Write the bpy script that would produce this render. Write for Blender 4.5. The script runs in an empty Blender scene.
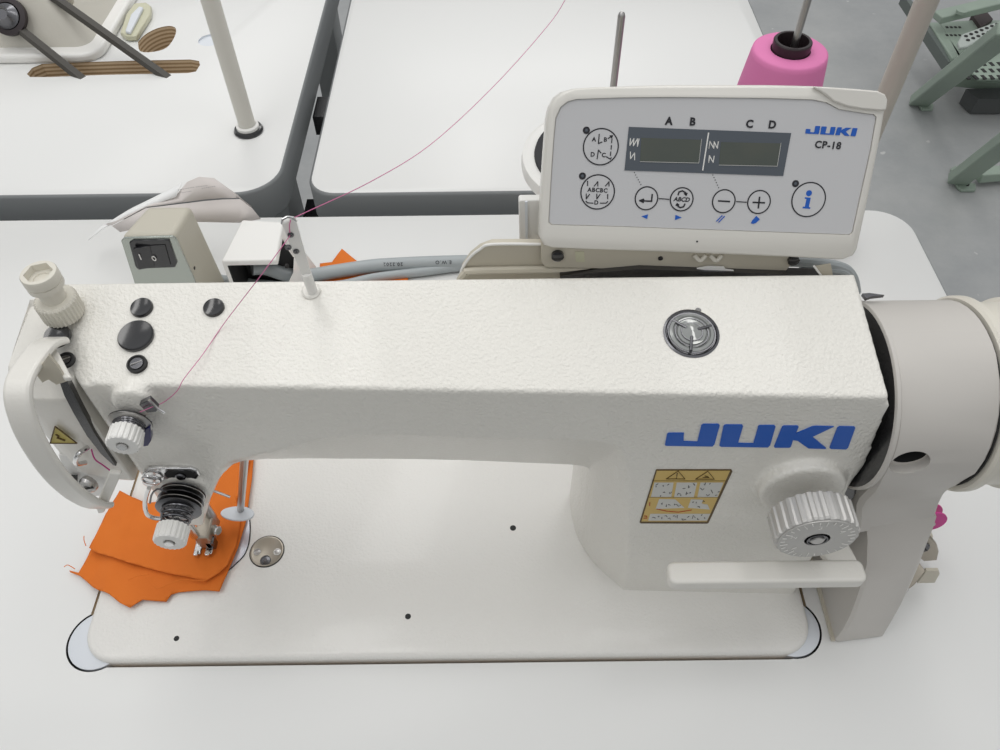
import bpy, bmesh, math, random
from mathutils import Vector as V, Matrix, noise
random.seed(4)
PI = math.pi
S = 0.001          # everything below is written in millimetres, z = 0 is the table surface
T = 750.0          # table height above the floor
COL = bpy.context.scene.collection

# ------------------------------------------------------------------ camera
CAM = V((0, -177, 519))
RM = Matrix.Rotation(math.radians(38.7), 3, 'X') @ Matrix.Rotation(math.radians(-0.69), 3, 'Z')
F = 787.0
cd = bpy.data.cameras.new('camera'); cam = bpy.data.objects.new('camera', cd); COL.objects.link(cam)
cam.matrix_world = Matrix.Translation((CAM + V((0, 0, T))) * S) @ RM.to_4x4()
cd.sensor_width = 36; cd.lens = F / 1000 * 36; cd.clip_start = 0.01; cd.clip_end = 60
bpy.context.scene.camera = cam

def ray(px, py): return RM @ V(((px - 500) / F, -(py - 375) / F, -1.0))
def at(px, py, ax, c):                       # the measured point of the photo on the plane x / y / z = c
    d = ray(px, py); i = 'xyz'.index(ax)
    return CAM + d * ((c - CAM[i]) / d[i])
def onp(px, py, o, n):                       # ... on the plane through o with normal n
    d = ray(px, py); return CAM + d * ((o - CAM).dot(n) / d.dot(n))

# ------------------------------------------------------------------ materials
def mat(name, col, rough=.5, metal=0., coat=0., bump=None, trans=0., alpha=1., emit=None, var=None, spec=.5, coatr=.1):
    m = bpy.data.materials.new(name); m.use_nodes = True
    nt = m.node_tree; b = nt.nodes['Principled BSDF']
    b.inputs['Base Color'].default_value = (*col, 1); b.inputs['Roughness'].default_value = rough
    b.inputs['Metallic'].default_value = metal; b.inputs['Coat Weight'].default_value = coat
    b.inputs['Coat Roughness'].default_value = coatr
    b.inputs['Transmission Weight'].default_value = trans; b.inputs['Alpha'].default_value = alpha
    b.inputs['Specular IOR Level'].default_value = spec
    tc = nt.nodes.new('ShaderNodeTexCoord')
    if bump:
        sc, st, dist = bump
        n = nt.nodes.new('ShaderNodeTexNoise'); n.inputs['Scale'].default_value = sc; n.inputs['Detail'].default_value = 2
        nt.links.new(tc.outputs['Object'], n.inputs['Vector'])
        bp = nt.nodes.new('ShaderNodeBump'); bp.inputs['Strength'].default_value = st; bp.inputs['Distance'].default_value = dist
        nt.links.new(n.outputs['Fac'], bp.inputs['Height']); nt.links.new(bp.outputs['Normal'], b.inputs['Normal'])
    if var:
        sc, c2, lo, hi = var
        n = nt.nodes.new('ShaderNodeTexNoise'); n.inputs['Scale'].default_value = sc; n.inputs['Detail'].default_value = 6
        nt.links.new(tc.outputs['Object'], n.inputs['Vector'])
        r = nt.nodes.new('ShaderNodeValToRGB'); r.color_ramp.elements[0].position = lo; r.color_ramp.elements[1].position = hi
        r.color_ramp.elements[0].color = (*col, 1); r.color_ramp.elements[1].color = (*c2, 1)
        nt.links.new(n.outputs['Fac'], r.inputs['Fac']); nt.links.new(r.outputs['Color'], b.inputs['Base Color'])
    return m
M = {}
M['cast'] = mat('ivory_cast_paint', (.79, .77, .715), .30, coat=.3, bump=(560, .62, .0013))
M['paint'] = mat('smooth_ivory_paint', (.76, .74, .69), .32, coat=.25, bump=(500, .25, .0006))
M['castbed'] = mat('ivory_bed_paint', (.76, .745, .71), .28, coat=.25, bump=(560, .4, .0009))
M['cover'] = mat('greige_plastic', (.57, .545, .51), .42, bump=(2500, .1, .0002))
M['white'] = mat('white_plastic', (.82, .81, .78), .35)
M['ivory'] = mat('ivory_plastic', (.70, .67, .59), .38)
M['ivorydk'] = mat('cream_metal', (.56, .52, .43), .45)
M['panelbody'] = mat('panel_housing', (.73, .71, .66), .32, coat=.2)
M['face'] = mat('panel_membrane', (.60, .60, .61), .4)
M['black'] = mat('black_rubber', (.012, .012, .014), .18, coat=.5)
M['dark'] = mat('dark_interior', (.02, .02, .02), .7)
M['ink'] = mat('ink', (.015, .015, .02), .5)
M['slate'] = mat('slate_window', (.085, .10, .12), .25)
M['lcd'] = mat('lcd_glass', (.055, .068, .055), .15, coat=.6, var=(30, (.075, .08, .06), .4, .7))
M['blue'] = mat('blue_print', (.008, .105, .50), .4)
M['chrome'] = mat('chrome', (.72, .72, .72), .16, metal=1)
M['steel'] = mat('steel', (.50, .49, .48), .28, metal=1)
M['darksteel'] = mat('dark_steel', (.16, .16, .17), .25, metal=1)
M['brass'] = mat('nickel_plate', (.42, .38, .32), .4, metal=1)
M['silver'] = mat('silver_dial', (.55, .54, .52), .38, metal=.35)
M['orange'] = mat('orange_cotton', (.71, .172, .015), .85, bump=(900, .25, .0004), var=(18, (.66, .15, .012), .4, .7))
M['pink'] = mat('pink_thread', (.74, .21, .45), .7, bump=(60, .2, .0006))
M['pinkdk'] = mat('magenta_thread', (.55, .03, .25), .6)
M['pinkplastic'] = mat('magenta_bobbin_plastic', (.62, .03, .28), .3)
M['core'] = mat('cone_core', (.02, .012, .014), .45)
M['cable'] = mat('grey_pvc', (.36, .39, .40), .35)
M['edge'] = mat('grey_edge_band', (.20, .21, .213), .45)
M['under'] = mat('table_underside', (.10, .10, .10), .7)
M['grey'] = mat('grey_frame', (.33, .345, .35), .5)
M['pole'] = mat('beige_tube', (.45, .42, .37), .45)
M['poleb'] = mat('ivory_tube', (.66, .64, .58), .4)
M['belt'] = mat('belt_rubber', (.065, .06, .052), .6, bump=(300, .4, .0008))
M['green'] = mat('sage_enamel', (.30, .37, .305), .5, var=(9, (.27, .33, .28), .4, .7))
M['paper'] = mat('thin_paper', (.63, .585, .56), .8)
M['paperw'] = mat('paper_edge', (.86, .86, .85), .7)
M['yellow'] = mat('caution_yellow', (.62, .44, .14), .5)
M['yellowt'] = mat('dull_yellow', (.52, .43, .12), .5)
M['stickerw'] = mat('label_grey', (.60, .60, .57), .5)
M['brown'] = mat('label_line', (.10, .06, .015), .5)
M['red'] = mat('label_red', (.40, .08, .03), .5)
M['cushion'] = mat('corner_cushion_plastic', (.70, .73, .77), .4)
M['slide'] = mat('slide_plate', (.62, .64, .70), .25, metal=.4)
M['table'] = mat('white_laminate', (.77, .77, .755), .33, bump=(1500, .05, .0002))
M['foam'] = mat('black_foam', (.035, .035, .038), .9, bump=(900, .5, .0006))
M['clear'] = mat('oil_window', (.30, .31, .30), .08, metal=.3, coat=1)
M['boxface'] = mat('switch_plate', (.42, .45, .41), .22, metal=.75)
M['latch'] = mat('yellowed_plastic', (.58, .57, .42), .3)
M['translucent'] = mat('clear_pink_guard', (.75, .62, .58), .3, alpha=.8)

def ply():
    m = mat('plywood_cut', (.55, .36, .18), .7)
    nt = m.node_tree; b = nt.nodes['Principled BSDF']
    tc = nt.nodes.new('ShaderNodeTexCoord'); w = nt.nodes.new('ShaderNodeTexWave')
    w.bands_direction = 'Z'; w.inputs['Scale'].default_value = 62; w.inputs['Distortion'].default_value = .8; w.inputs['Detail'].default_value = 2
    w.inputs['Detail Scale'].default_value = 20
    r = nt.nodes.new('ShaderNodeValToRGB'); r.color_ramp.elements[0].color = (.40, .27, .15, 1); r.color_ramp.elements[1].color = (.72, .57, .39, 1)
    r.color_ramp.elements[0].position = .15; r.color_ramp.elements[1].position = .75
    nt.links.new(tc.outputs['Object'], w.inputs['Vector']); nt.links.new(w.outputs['Fac'], r.inputs['Fac']); nt.links.new(r.outputs['Color'], b.inputs['Base Color'])
    return m
M['ply'] = ply()
def concrete():
    m = mat('grey_concrete_paint', (.29, .30, .30), .45)
    nt = m.node_tree; b = nt.nodes['Principled BSDF']; tc = nt.nodes.new('ShaderNodeTexCoord')
    n1 = nt.nodes.new('ShaderNodeTexNoise'); n1.inputs['Scale'].default_value = 3; n1.inputs['Detail'].default_value = 8; n1.inputs['Roughness'].default_value = .7
    r = nt.nodes.new('ShaderNodeValToRGB'); r.color_ramp.elements[0].color = (.30, .31, .315, 1); r.color_ramp.elements[1].color = (.40, .405, .40, 1)
    r.color_ramp.elements[0].position = .35; r.color_ramp.elements[1].position = .68
    n2 = nt.nodes.new('ShaderNodeTexNoise'); n2.inputs['Scale'].default_value = 22; n2.inputs['Detail'].default_value = 2
    r2 = nt.nodes.new('ShaderNodeValToRGB'); r2.color_ramp.elements[0].position = .735; r2.color_ramp.elements[1].position = .755
    mx = nt.nodes.new('ShaderNodeMix'); mx.data_type = 'RGBA'; mx.inputs[7].default_value = (.5, .5, .49, 1)
    nt.links.new(tc.outputs['Object'], n1.inputs['Vector']); nt.links.new(tc.outputs['Object'], n2.inputs['Vector'])
    nt.links.new(n1.outputs['Fac'], r.inputs['Fac']); nt.links.new(n2.outputs['Fac'], r2.inputs['Fac'])
    nt.links.new(r2.outputs['Color'], mx.inputs[0]); nt.links.new(r.outputs['Color'], mx.inputs[6]); nt.links.new(mx.outputs[2], b.inputs['Base Color'])
    return m
M['floor'] = concrete()

# ------------------------------------------------------------------ objects
BASE = {}
def thing(name, label, cat, base, group=None):
    o = bpy.data.objects.new(name, None); COL.objects.link(o); o.empty_display_size = .02
    b = V(base); o.location = (b + V((0, 0, T))) * S; BASE[o.name] = b
    o['label'] = label; o['category'] = cat
    if group: o['group'] = group
    return o
def root_base(p):
    while p.parent: p = p.parent
    return BASE[p.name]
def part(name, bm, m, parent=None, bevel=0, seg=2, angle=35, label=None, flat=False, recalc=True):
    """links ONE mesh object from a bmesh in mm world coordinates"""
    if recalc: bmesh.ops.recalc_face_normals(bm, faces=bm.faces)
    if parent is None:
        xs = [v.co for v in bm.verts]
        b = V(((min(c.x for c in xs) + max(c.x for c in xs)) / 2, (min(c.y for c in xs) + max(c.y for c in xs)) / 2, min(c.z for c in xs)))
    else: b = root_base(parent)
    for v in bm.verts: v.co = (v.co - b) * S
    me = bpy.data.meshes.new(name); bm.to_mesh(me); bm.free()
    ms = m if isinstance(m, (list, tuple)) else [m]
    for k in ms: me.materials.append(M[k] if isinstance(k, str) else k)
    o = bpy.data.objects.new(name, me); COL.objects.link(o)
    if parent is None: o.location = (b + V((0, 0, T))) * S; BASE[o.name] = b
    else: o.parent = parent
    if not flat:
        me.polygons.foreach_set('use_smooth', [True] * len(me.polygons))
        me.set_sharp_from_angle(angle=math.radians(angle))
    if bevel:
        bv = o.modifiers.new('b', 'BEVEL'); bv.width = bevel * S; bv.segments = seg; bv.limit_method = 'ANGLE'; bv.angle_limit = math.radians(40)
        me.polygons.foreach_set('use_smooth', [True] * len(me.polygons))
        bv.harden_normals = False
    if label: o['label'] = label
    return o
def tag(o, label, cat, group=None):
    o['label'] = label; o['category'] = cat
    if group: o['group'] = group
    return o
def structure(o): o['kind'] = 'structure'; return o

def B(): return bmesh.new()
def box(bm, x0, x1, y0, y1, z0, z1, mi=0):
    vs = [bm.verts.new((x, y, z)) for x in (x0, x1) for y in (y0, y1) for z in (z0, z1)]
    for f in ((0,1,3,2), (4,6,7,5), (0,4,5,1), (2,3,7,6), (0,2,6,4), (1,5,7,3)):
        fc = bm.faces.new([vs[i] for i in f]); fc.material_index = mi
    return bm
def ext(bm, pts, off, mi=0):
    """extrude a 3D polygon by the vector off"""
    off = V(off); a = [bm.verts.new(V(p)) for p in pts]; b = [bm.verts.new(V(p) + off) for p in pts]
    n = len(pts); fs = [bm.faces.new(a), bm.faces.new(list(reversed(b)))]
    for i in range(n): fs.append(bm.faces.new((a[i], b[i], b[(i+1) % n], a[(i+1) % n])))
    for f in fs: f.material_index = mi
    return bm
def frame_of(ax):
    ax = V(ax).normalized(); h = V((0, 0, 1)) if abs(ax.z) < .9 else V((1, 0, 0))
    u = h.cross(ax).normalized(); return u, ax.cross(u), ax
def lathe(bm, prof, o, ax=(0, 0, 1), n=40, ribs=0, depth=0, mi=0):
    """prof: list of (radius, height along ax)"""
    u, v, w = frame_of(ax); o = V(o); rings = []
    for r, h in prof:
        ring = []
        for k in range(n):
            a = 2 * PI * k / n; rr = r
            if ribs and r > 0 and depth: rr = r - (depth if (k * ribs * 2 // n) % 2 else 0)
            ring.append(bm.verts.new(o + w * h + (u * math.cos(a) + v * math.sin(a)) * max(rr, .01)))
        rings.append(ring)
    for a, b in zip(rings, rings[1:]):
        for k in range(n):
            f = bm.faces.new((a[k], a[(k+1) % n], b[(k+1) % n], b[k])); f.material_index = mi
    for r in (rings[0], rings[-1]):
        f = bm.faces.new(r); f.material_index = mi
    return bm
def cyl(bm, o, ax, r, h, n=32, mi=0): return lathe(bm, [(r, 0), (r, h)], o, ax, n, mi=mi)
def smooth_path(pts, k=6):
    pts = [V(p) for p in pts]; out = []
    for i in range(len(pts) - 1):
        p0 = pts[max(i-1, 0)]; p1 = pts[i]; p2 = pts[i+1]; p3 = pts[min(i+2, len(pts)-1)]
        for j in range(k):
            t = j / k
            out.append(.5 * ((2*p1) + (p2-p0)*t + (2*p0-5*p1+4*p2-p3)*t*t + (3*p1-p0-3*p2+p3)*t**3))
    out.append(pts[-1]); return out
def tube(bm, pts, r, n=10, smooth=0, closed=False, mi=0, sec=None):
    """round tube, or a swept section sec [(u, v)...] along pts"""
    pts = smooth_path(pts, smooth) if smooth else [V(p) for p in pts]
    m = len(pts); rings = []; u = None
    for i, p in enumerate(pts):
        if closed: d = pts[(i+1) % m] - pts[i-1]
        else: d = pts[min(i+1, m-1)] - pts[max(i-1, 0)]
        d.normalize()
        if u is None: u = frame_of(d)[0]
        u = (u - d * u.dot(d)).normalized(); w = d.cross(u)
        rr = r[i] if isinstance(r, (list, tuple)) else r
        if sec: ring = [bm.verts.new(p + u * a + w * b) for a, b in sec]
        else: ring = [bm.verts.new(p + (u * math.cos(2*PI*k/n) + w * math.sin(2*PI*k/n)) * rr) for k in range(n)]
        rings.append(ring)
    q = len(rings[0])
    for i in range(m if closed else m-1):
        a, b = rings[i], rings[(i+1) % m]
        for k in range(q): bm.faces.new((a[k], a[(k+1) % q], b[(k+1) % q], b[k])).material_index = mi
    if not closed:
        bm.faces.new(rings[0]); bm.faces.new(list(reversed(rings[-1])))
    return bm
def ring_flat(bm, c, u, v, ra, rb, wd, off, n=48):
    """flat printed ring outline: ellipse radii ra (along u), rb (along v), width wd, thickness vector off"""
    c = V(c); A = []; Bq = []
    for k in range(n):
        a = 2*PI*k/n; A.append(c + u*math.cos(a)*ra + v*math.sin(a)*rb); Bq.append(c + u*math.cos(a)*(ra-wd) + v*math.sin(a)*(rb-wd))
    vs = [[bm.verts.new(p + o) for p in L] for L in (A, Bq) for o in (V((0,0,0)), V(off))]
    a0, a1, b0, b1 = vs
    for k in range(n):
        j = (k+1) % n
        for q in ((a0[k],a0[j],a1[j],a1[k]), (b0[k],b1[k],b1[j],b0[j]), (a1[k],a1[j],b1[j],b1[k]), (a0[k],b0[k],b0[j],a0[j])): bm.faces.new(q)
    return bm
def rrect(x0, x1, y0, y1, r, seg=6, rs=None):
    """rounded rectangle points; rs = radii for corners (x1y1, x0y1, x0y0, x1y0)"""
    rs = rs or [r]*4; out = []
    for (cx, cy, sx, sy, a0), rr in zip(((x1, y1, -1, -1, 0), (x0, y1, 1, -1, 90), (x0, y0, 1, 1, 180), (x1, y0, -1, 1, 270)), rs):
        if rr <= 0: out.append((cx, cy)); continue
        for k in range(seg+1):
            a = math.radians(a0 + 90*k/seg); out.append((cx + sx*rr + rr*math.cos(a), cy + sy*rr + rr*math.sin(a)))
    return out
def slab(bm, pts2, z0, z1, mi=0): return ext(bm, [(x, y, z0) for x, y in pts2], (0, 0, z1 - z0), mi)
def cut(o, cutter, solver='EXACT'):
    """boolean difference, applied; the cutter is removed"""
    m = o.modifiers.new('cut', 'BOOLEAN'); m.operation = 'DIFFERENCE'; m.object = cutter; m.solver = solver; m.material_mode = 'TRANSFER'
def bake(o):
    bpy.context.view_layer.update()
    dg = bpy.context.evaluated_depsgraph_get(); me = bpy.data.meshes.new_from_object(o.evaluated_get(dg))
    o.modifiers.clear(); o.data = me
def cutter(bm, m):
    bmesh.ops.recalc_face_normals(bm, faces=bm.faces)
    for v in bm.verts: v.co = (v.co + V((0, 0, T))) * S
    me = bpy.data.meshes.new('c'); bm.to_mesh(me); bm.free(); me.materials.append(M[m])
    o = bpy.data.objects.new('c', me); COL.objects.link(o); return o
def do_cuts(o, cs):
    for c in cs: cut(o, c)
    bake(o)
    for c in cs: bpy.data.objects.remove(c, do_unlink=True)
def text(s, size, o, u, v, m, parent, name='lettering', shear=0, bold=.0, extrude=.12, spacing=1, align='CENTER'):
    c = bpy.data.curves.new('t', 'FONT'); c.body = s; c.size = size; c.align_x = align; c.align_y = 'CENTER'; c.shear = shear
    c.offset = bold; c.extrude = extrude; c.space_character = spacing; c.resolution_u = 3
    ob = bpy.data.objects.new('t', c); COL.objects.link(ob); bpy.context.view_layer.update()
    me = bpy.data.meshes.new_from_object(ob.evaluated_get(bpy.context.evaluated_depsgraph_get()))
    bpy.data.objects.remove(ob, do_unlink=True)
    bm = B(); bm.from_mesh(me); u = V(u).normalized(); v = V(v).normalized(); n = u.cross(v); o = V(o)
    for q in bm.verts: q.co = o + u*q.co.x + v*q.co.y + n*q.co.z
    for f in bm.faces: f.material_index = 0
    return part(name, bm, m, parent, flat=True, recalc=False)

# ================================================================== SETTING
bm = B(); box(bm, -4000, 5000, -2500, 7000, -T-40, -T); structure(part('floor', bm, 'floor', flat=True))

# ================================================================== TABLES
def tabletop(name, label, pts, hole_fn=None, th=40, base=None, legs=None):
    t = thing(name, label, 'table', base or (pts[0][0], pts[0][1], -T))
    bm = B(); slab(bm, pts, -th, 0)
    bmesh.ops.recalc_face_normals(bm, faces=bm.faces)
    for f in bm.faces:
        if f.normal.z < .5: f.material_index = 1
    # rolled edge: inset the top a little and drop the rim
    top = [f for f in bm.faces if f.normal.z > .5]
    r = bmesh.ops.inset_region(bm, faces=top, thickness=3.0, depth=0)
    for f in r['faces']: f.material_index = 1
    tv = set(v for f in top for v in f.verts)
    for v in bm.verts:
        if v.co.z > -1 and v not in tv: v.co.z = -3
    o = part('tabletop', bm, ['table', 'edge', 'under'], t, angle=50)
    if hole_fn:
        cs = hole_fn(); 
        b = root_base(o)
        do_cuts(o, cs)
    for i, (x, y) in enumerate(legs or []):
        bm = B(); slab(bm, rrect(x-20, x+20, y-30, y+30, 4, 2), -T+25, -th); part('leg', bm, 'grey', t)
        bm = B(); slab(bm, rrect(x-26, x+26, y-40, y+40, 8, 3), -T, -T+25); part('foot', bm, 'black', t)
    return t, o
# --- own table
def holes():
    a = B(); slab(a, rrect(-281, 207, -2.2, 182, 20, 6), -60, 10)
    c1 = B(); cyl(c1, (-270, 16, -6), (0, 0, 1), 21, 30, 64); c2 = B(); cyl(c2, (192, 19, -6), (0, 0, 1), 21, 30, 64)
    return [cutter(a, 'ply'), cutter(c1, 'dark'), cutter(c2, 'dark')]
pts = rrect(-790, 412, -90, 449, 38, 8)
own, own_top = tabletop('sewing_table', 'white laminate table under the sewing machine in front', pts, holes, legs=[(-700, 100), (-700, 400), (330, 100), (330, 400)])
for (cx, cy) in ((-270, 16), (192, 19)):
    bm = B(); lathe(bm, [(19.6, -5.9), (19.6, .1), (18.8, .6), (0, .6)], (cx, cy, 0), n=64); part('corner_cushion', bm, 'cushion', own)
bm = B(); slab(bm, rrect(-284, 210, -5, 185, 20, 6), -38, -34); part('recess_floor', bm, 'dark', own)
# --- rear left table with belt slot and oval holes
def holes2():
    a = B(); q = [at(*p, 'z', 0) for p in ((27, 74), (32, 68), (42, 64), (60, 63), (120, 61), (190, 59.5), (199, 61), (200, 65), (196, 71.5), (188, 73), (100, 75), (50, 77), (30, 77))]
    slab(a, [(p.x, p.y) for p in q], -60, 5)
    b = B(); q = [at(*p, 'z', 0) for p in ((138, 42), (146, 34), (158, 28), (170, 26), (176, 29), (174, 38), (166, 48), (152, 52), (140, 51))]
    q = smooth_path(q + [q[0]], 4)[:-1]; slab(b, [(p.x, p.y) for p in q], -60, 5)
    c = B(); q = at(210, 40, 'z', 0); cyl(c, (q.x, q.y, -2.5), (0, 0, 1), 15, 10)
    return [cutter(a, 'ply'), cutter(b, 'ply'), cutter(c, 'cushion')]
rl, rl_top = tabletop('sewing_table', 'white table behind at left, with slotted top and belt drive', rrect(-1400, -230, 484, 1090, 45, 10), holes2, legs=[(-1300, 540), (-270, 600), (-1300, 1030), (-270, 1030)])
rm, rm_top = tabletop('sewing_table', 'bare white table behind the control panel and pink cone', rrect(-200, 346, 481, 1090, 30, 8), None, legs=[(-140, 700), (300, 700), (-140, 1030), (300, 1030)])
# things seen down in the gap
bm = B(); box(bm, -230, -190, 690, 735, -70, -44); part('cross_rail', bm, 'black', rl)
bm = B(); box(bm, -235, -195, 560, 600, -140, -100); part('rail_bracket', bm, 'black', rl)
bm = B(); box(bm, -260, -150, 470, 1060, -420, -380); part('frame_beam', bm, 'grey', rm)
bm = B(); tube(bm, [(-215, 800, -60), (-205, 720, -160), (-200, 650, -230), (-215, 590, -210), (-222, 540, -120), (-210, 500, -90)], 4, smooth=6)
tag(part('power_cable', bm, 'black'), 'black cable hanging in the gap between the two rear tables', 'cable')

# --- thread stand pole on the left table
t = thing('thread_stand', 'ivory pole in a black rubber ring on the rear left table', 'thread stand', (-277, 592, 0))
b0 = at(249, 131, 'z', 0)
bm = B(); cyl(bm, (b0.x, b0.y, 0), (0, 0, 1), 9.3, 700, 32); part('pole', bm, 'poleb', t)
bm = B(); lathe(bm, [(16, 0), (16.5, 2), (15, 4.5), (10.5, 5), (10, 0)], (b0.x, b0.y, 0)); part('rubber_ring', bm, 'black', t)
bm = B(); lathe(bm, [(12.5, 4), (12.5, 8), (9.6, 9), (9.6, 4)], (b0.x, b0.y, 0)); part('lock_nut', bm, 'white', t)

# --- background sewing machine, top left
t = thing('sewing_machine', 'partly visible ivory sewing machine on the rear left table', 'sewing machine', (-620, 850, 0))
bm = B(); slab(bm, rrect(-980, -492, 744, 930, 26, 8), 0, 12); part('bed', bm, 'white', t, bevel=4, seg=3)
bm = B()
lo = rrect(-960, -508, 762, 920, 18, 6); hi = rrect(-930, -560, 800, 915, 18, 6)
a = [bm.verts.new((x, y, 11)) for x, y in lo]; c = [bm.verts.new((x, y, 95)) for x, y in hi]
for k in range(len(a)): bm.faces.new((a[k], a[(k+1) % len(a)], c[(k+1) % len(a)], c[k]))
bm.faces.new(a); bm.faces.new(c); part('body', bm, mat('greige_ivory_paint', (.60, .575, .51), .4, bump=(420, .3, .0007)), t)  # body in a greige tone, darker than the white bed
q = at(12, 15, 'y', 776)
bm = B(); lathe(bm, [(22, 0), (22, 6), (16, 7), (16, 2), (0, 2)], (q.x, q.y - 6, q.z), (0, -.75, .65), n=36); part('pulley_ring', bm, 'core', t)
bm = B(); lathe(bm, [(16, 0), (15, 6), (9, 9), (6, 14), (0, 14)], (q.x, q.y - 8, q.z + 1), (0, -.75, .65), n=24); part('pulley', bm, 'darksteel', t)
# hinge plate
pl = [at(*p, 'y', 792) for p in ((40, -6), (43, 7), (50, 11), (70, 10), (73, 4), (70, -8))]
bm = B(); ext(bm, pl, (0, 6, 0)); hp = part('hinge_plate', bm, 'ivorydk', t, bevel=1)
q2 = at(49, 4, 'y', 790); bm = B(); lathe(bm, [(5, 0), (5, 3), (0, 3)], q2, (0, -1, .3)); part('screw', bm, 'darksteel', hp)
# latch
pl = [at(*p, 'z', 8) for p in ((126, 14), (134, 3), (146, 2), (151, 6), (150, 14), (136, 36), (126, 36), (120, 32))]
bm = B(); ext(bm, pl, (0, 0, -7)); lt = part('latch', bm, 'latch', t, bevel=1.5)
pl = [at(*p, 'z', 12) for p in ((131, 14), (139, 6), (143, 7), (130, 32), (125, 31))]
bm = B(); ext(bm, pl, (0, 0, -4)); part('latch_tab', bm, 'cushion', lt, bevel=1)
# drive belt (two runs of one belt)
bm = B()
for (p0, z0, y0), (p1) in ((((-6, 8), 0, 792), (79, 76)), (((50, -6), 0, 802), (164, 75))):
    A = at(*p0, 'y', y0 - 12); E_ = at(*p1, 'z', 0); d = (E_ - A).normalized(); E2 = E_ + d*60
    tube(bm, [A, A.lerp(E_, .5), E_, E2], 1, sec=[(-5.5, -3.2), (5.5, -3.2), (4, 3.2), (-4, 3.2)])
tag(part('drive_belt', bm, 'belt'), 'dark rubber drive belt running down through the slot in the rear left table', 'drive belt')

# ================================================================== MAIN SEWING MACHINE
SM = thing('sewing_machine', 'large ivory industrial sewing machine with blue lettering in the foreground', 'sewing machine', (-36, 90, 0))
def yf(x, z): return 54.2 - .037*x - (218 - z)*.033      # the arm's front face
# bed
bm = B()
zs = [(-22, 0), (2.5, 0), (4.2, .5), (5.4, 1.7), (6, 3.6)]
rings = []
for z, ins in zs: rings.append([bm.verts.new((x, y, z)) for x, y in rrect(-277.5+ins, 204-ins, 0+ins, 178-ins, 22-ins, 8)])
for a, b in zip(rings, rings[1:]):
    n = len(a)
    for k in range(n): bm.faces.new((a[k], a[(k+1) % n], b[(k+1) % n], b[k]))
bm.faces.new(rings[0]); bm.faces.new(rings[-1])
bed = part('bed', bm, 'castbed', SM, angle=50)
# arm, one cast body
ends = [(-229, 108, 205), (-226, 97, 160), (-221, 86, 146), (-215, 76, 139), (-209, 66, 131), (-204, 60, 100)]
cols = []   # x, y front, z top-front, z lower-front, (y, z) chamfer
for x, y, z in ends: cols.append((x, y, 217, z, y + 12, z))
for x, zl, yb, zb in ((-198, 82, 75, 80), (-186, 80, 75, 78), (-179, 100, 76, 96), (-172, 112, 76, 108), (-165, 127, 76, 119), (-160, 136, 76, 124), (-156, 146, 76, 125),
        (-150, 152.5, 76, 126), (-139, 157.5, 76, 126.5), (-128, 162, 76, 126.5), (-118, 165.6, 76, 126.4), (-105, 172, 76, 126), (-94, 176.6, 76, 125.5), (-78, 180, 76, 125), (-52, 181, 76, 124), (-20, 180, 76, 122), (0, 179.6, 76, 120),
        (41, 179, 76, 116), (51, 178.5, 77, 112), (58, 176, 78, 104), (64, 171, 80, 92), (70, 160, 82, 80), (76, 140, 84, 70), (186, 120, 84, 70)):
    cols.append((x, yf(x, 218), 218, zl, yb, zb))
bm = B(); rr = []
for x, y, zt, zl, yb, zb in cols:
    top2 = 230.5
    P = [(x, y, zt), (x, max(y, yf(x, zl) if x > -203 else y), zl), (x, max(yb, y + 2), zb), (x, 112, zb - 1), (x, 120, zb + 8), (x, 121.5, 224), (x, 118.5, top2)]
    if x > -203: P[1] = (x, yf(x, zl), zl)
    rr.append([bm.verts.new(p) for p in P])
for a, b in zip(rr, rr[1:]):
    n = len(a)
    for k in range(n): bm.faces.new((a[k], a[(k+1) % n], b[(k+1) % n], b[k]))
bm.faces.new(rr[0]); bm.faces.new(list(reversed(rr[-1])))
# pillar rows; the right end bulges towards the cover half way down
def XR(z): return 187 + 6.3*math.exp(-((z - 155)/40)**2) if z > 140 else 192.4 + (140 - z)/140*6.5
rows = [(0, 0), (6, 0), (25, -.5), (60, -3), (110, -8), (140, -12), (160, -15.5), (172, -19), (185, -24), (195, -24), (205, -22), (213, -20)]
rr = []
for z, s in rows:
    P = [(83+s, yf(83+s, z)), (77+s*.95, 50.5 + (z/180)*3), (72+s*.8, 55.5 + (z/180)*3), (66+s*.7, 62+(z/180)*2), (60.5+s*.55, 70), (56+s*.4, 79), (52.6+s*.3, 90), (50.8+s*.2, 103), (50.5, 120), (XR(z), 120), (XR(z), yf(XR(z), z))]
    rr.append([bm.verts.new((x, y, z)) for x, y in P])
for a, b in zip(rr, rr[1:]):
    n = len(a)
    for k in range(n): bm.faces.new((a[k], a[(k+1) % n], b[(k+1) % n], b[k]))
bm.faces.new(rr[0]); bm.faces.new(list(reversed(rr[-1])))
# bosses: small tension mount rising into the top edge
def boss(bm, pts, r): lathe(bm, r, pts[0], pts[1], n=28)
bmesh.ops.recalc_face_normals(bm, faces=bm.faces)
lathe(bm, [(0, -10), (10.5, -10), (10.5, 1.5), (9.5, 3), (0, 3.2)], (-181, 58, 209), (0, -1, .0), n=28)
lathe(bm, [(0, -10), (15, -10), (14.5, 1), (13, 3), (0, 3.2)], (-181, 58, 126), (0, -1, 0), n=28)
lathe(bm, [(0, -6), (23.4, -6), (23.2, 7), (22.2, 8.5), (0, 8.5)], (164, 48, 143.5), (0, -1, 0), n=48)
arm = part('arm', bm, 'cast', SM)
rmz = arm.modifiers.new('r', 'REMESH'); rmz.mode = 'VOXEL'; rmz.voxel_size = .0013; rmz.use_smooth_shade = True
smz = arm.modifiers.new('s', 'SMOOTH'); smz.factor = .5; smz.iterations = 4

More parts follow.
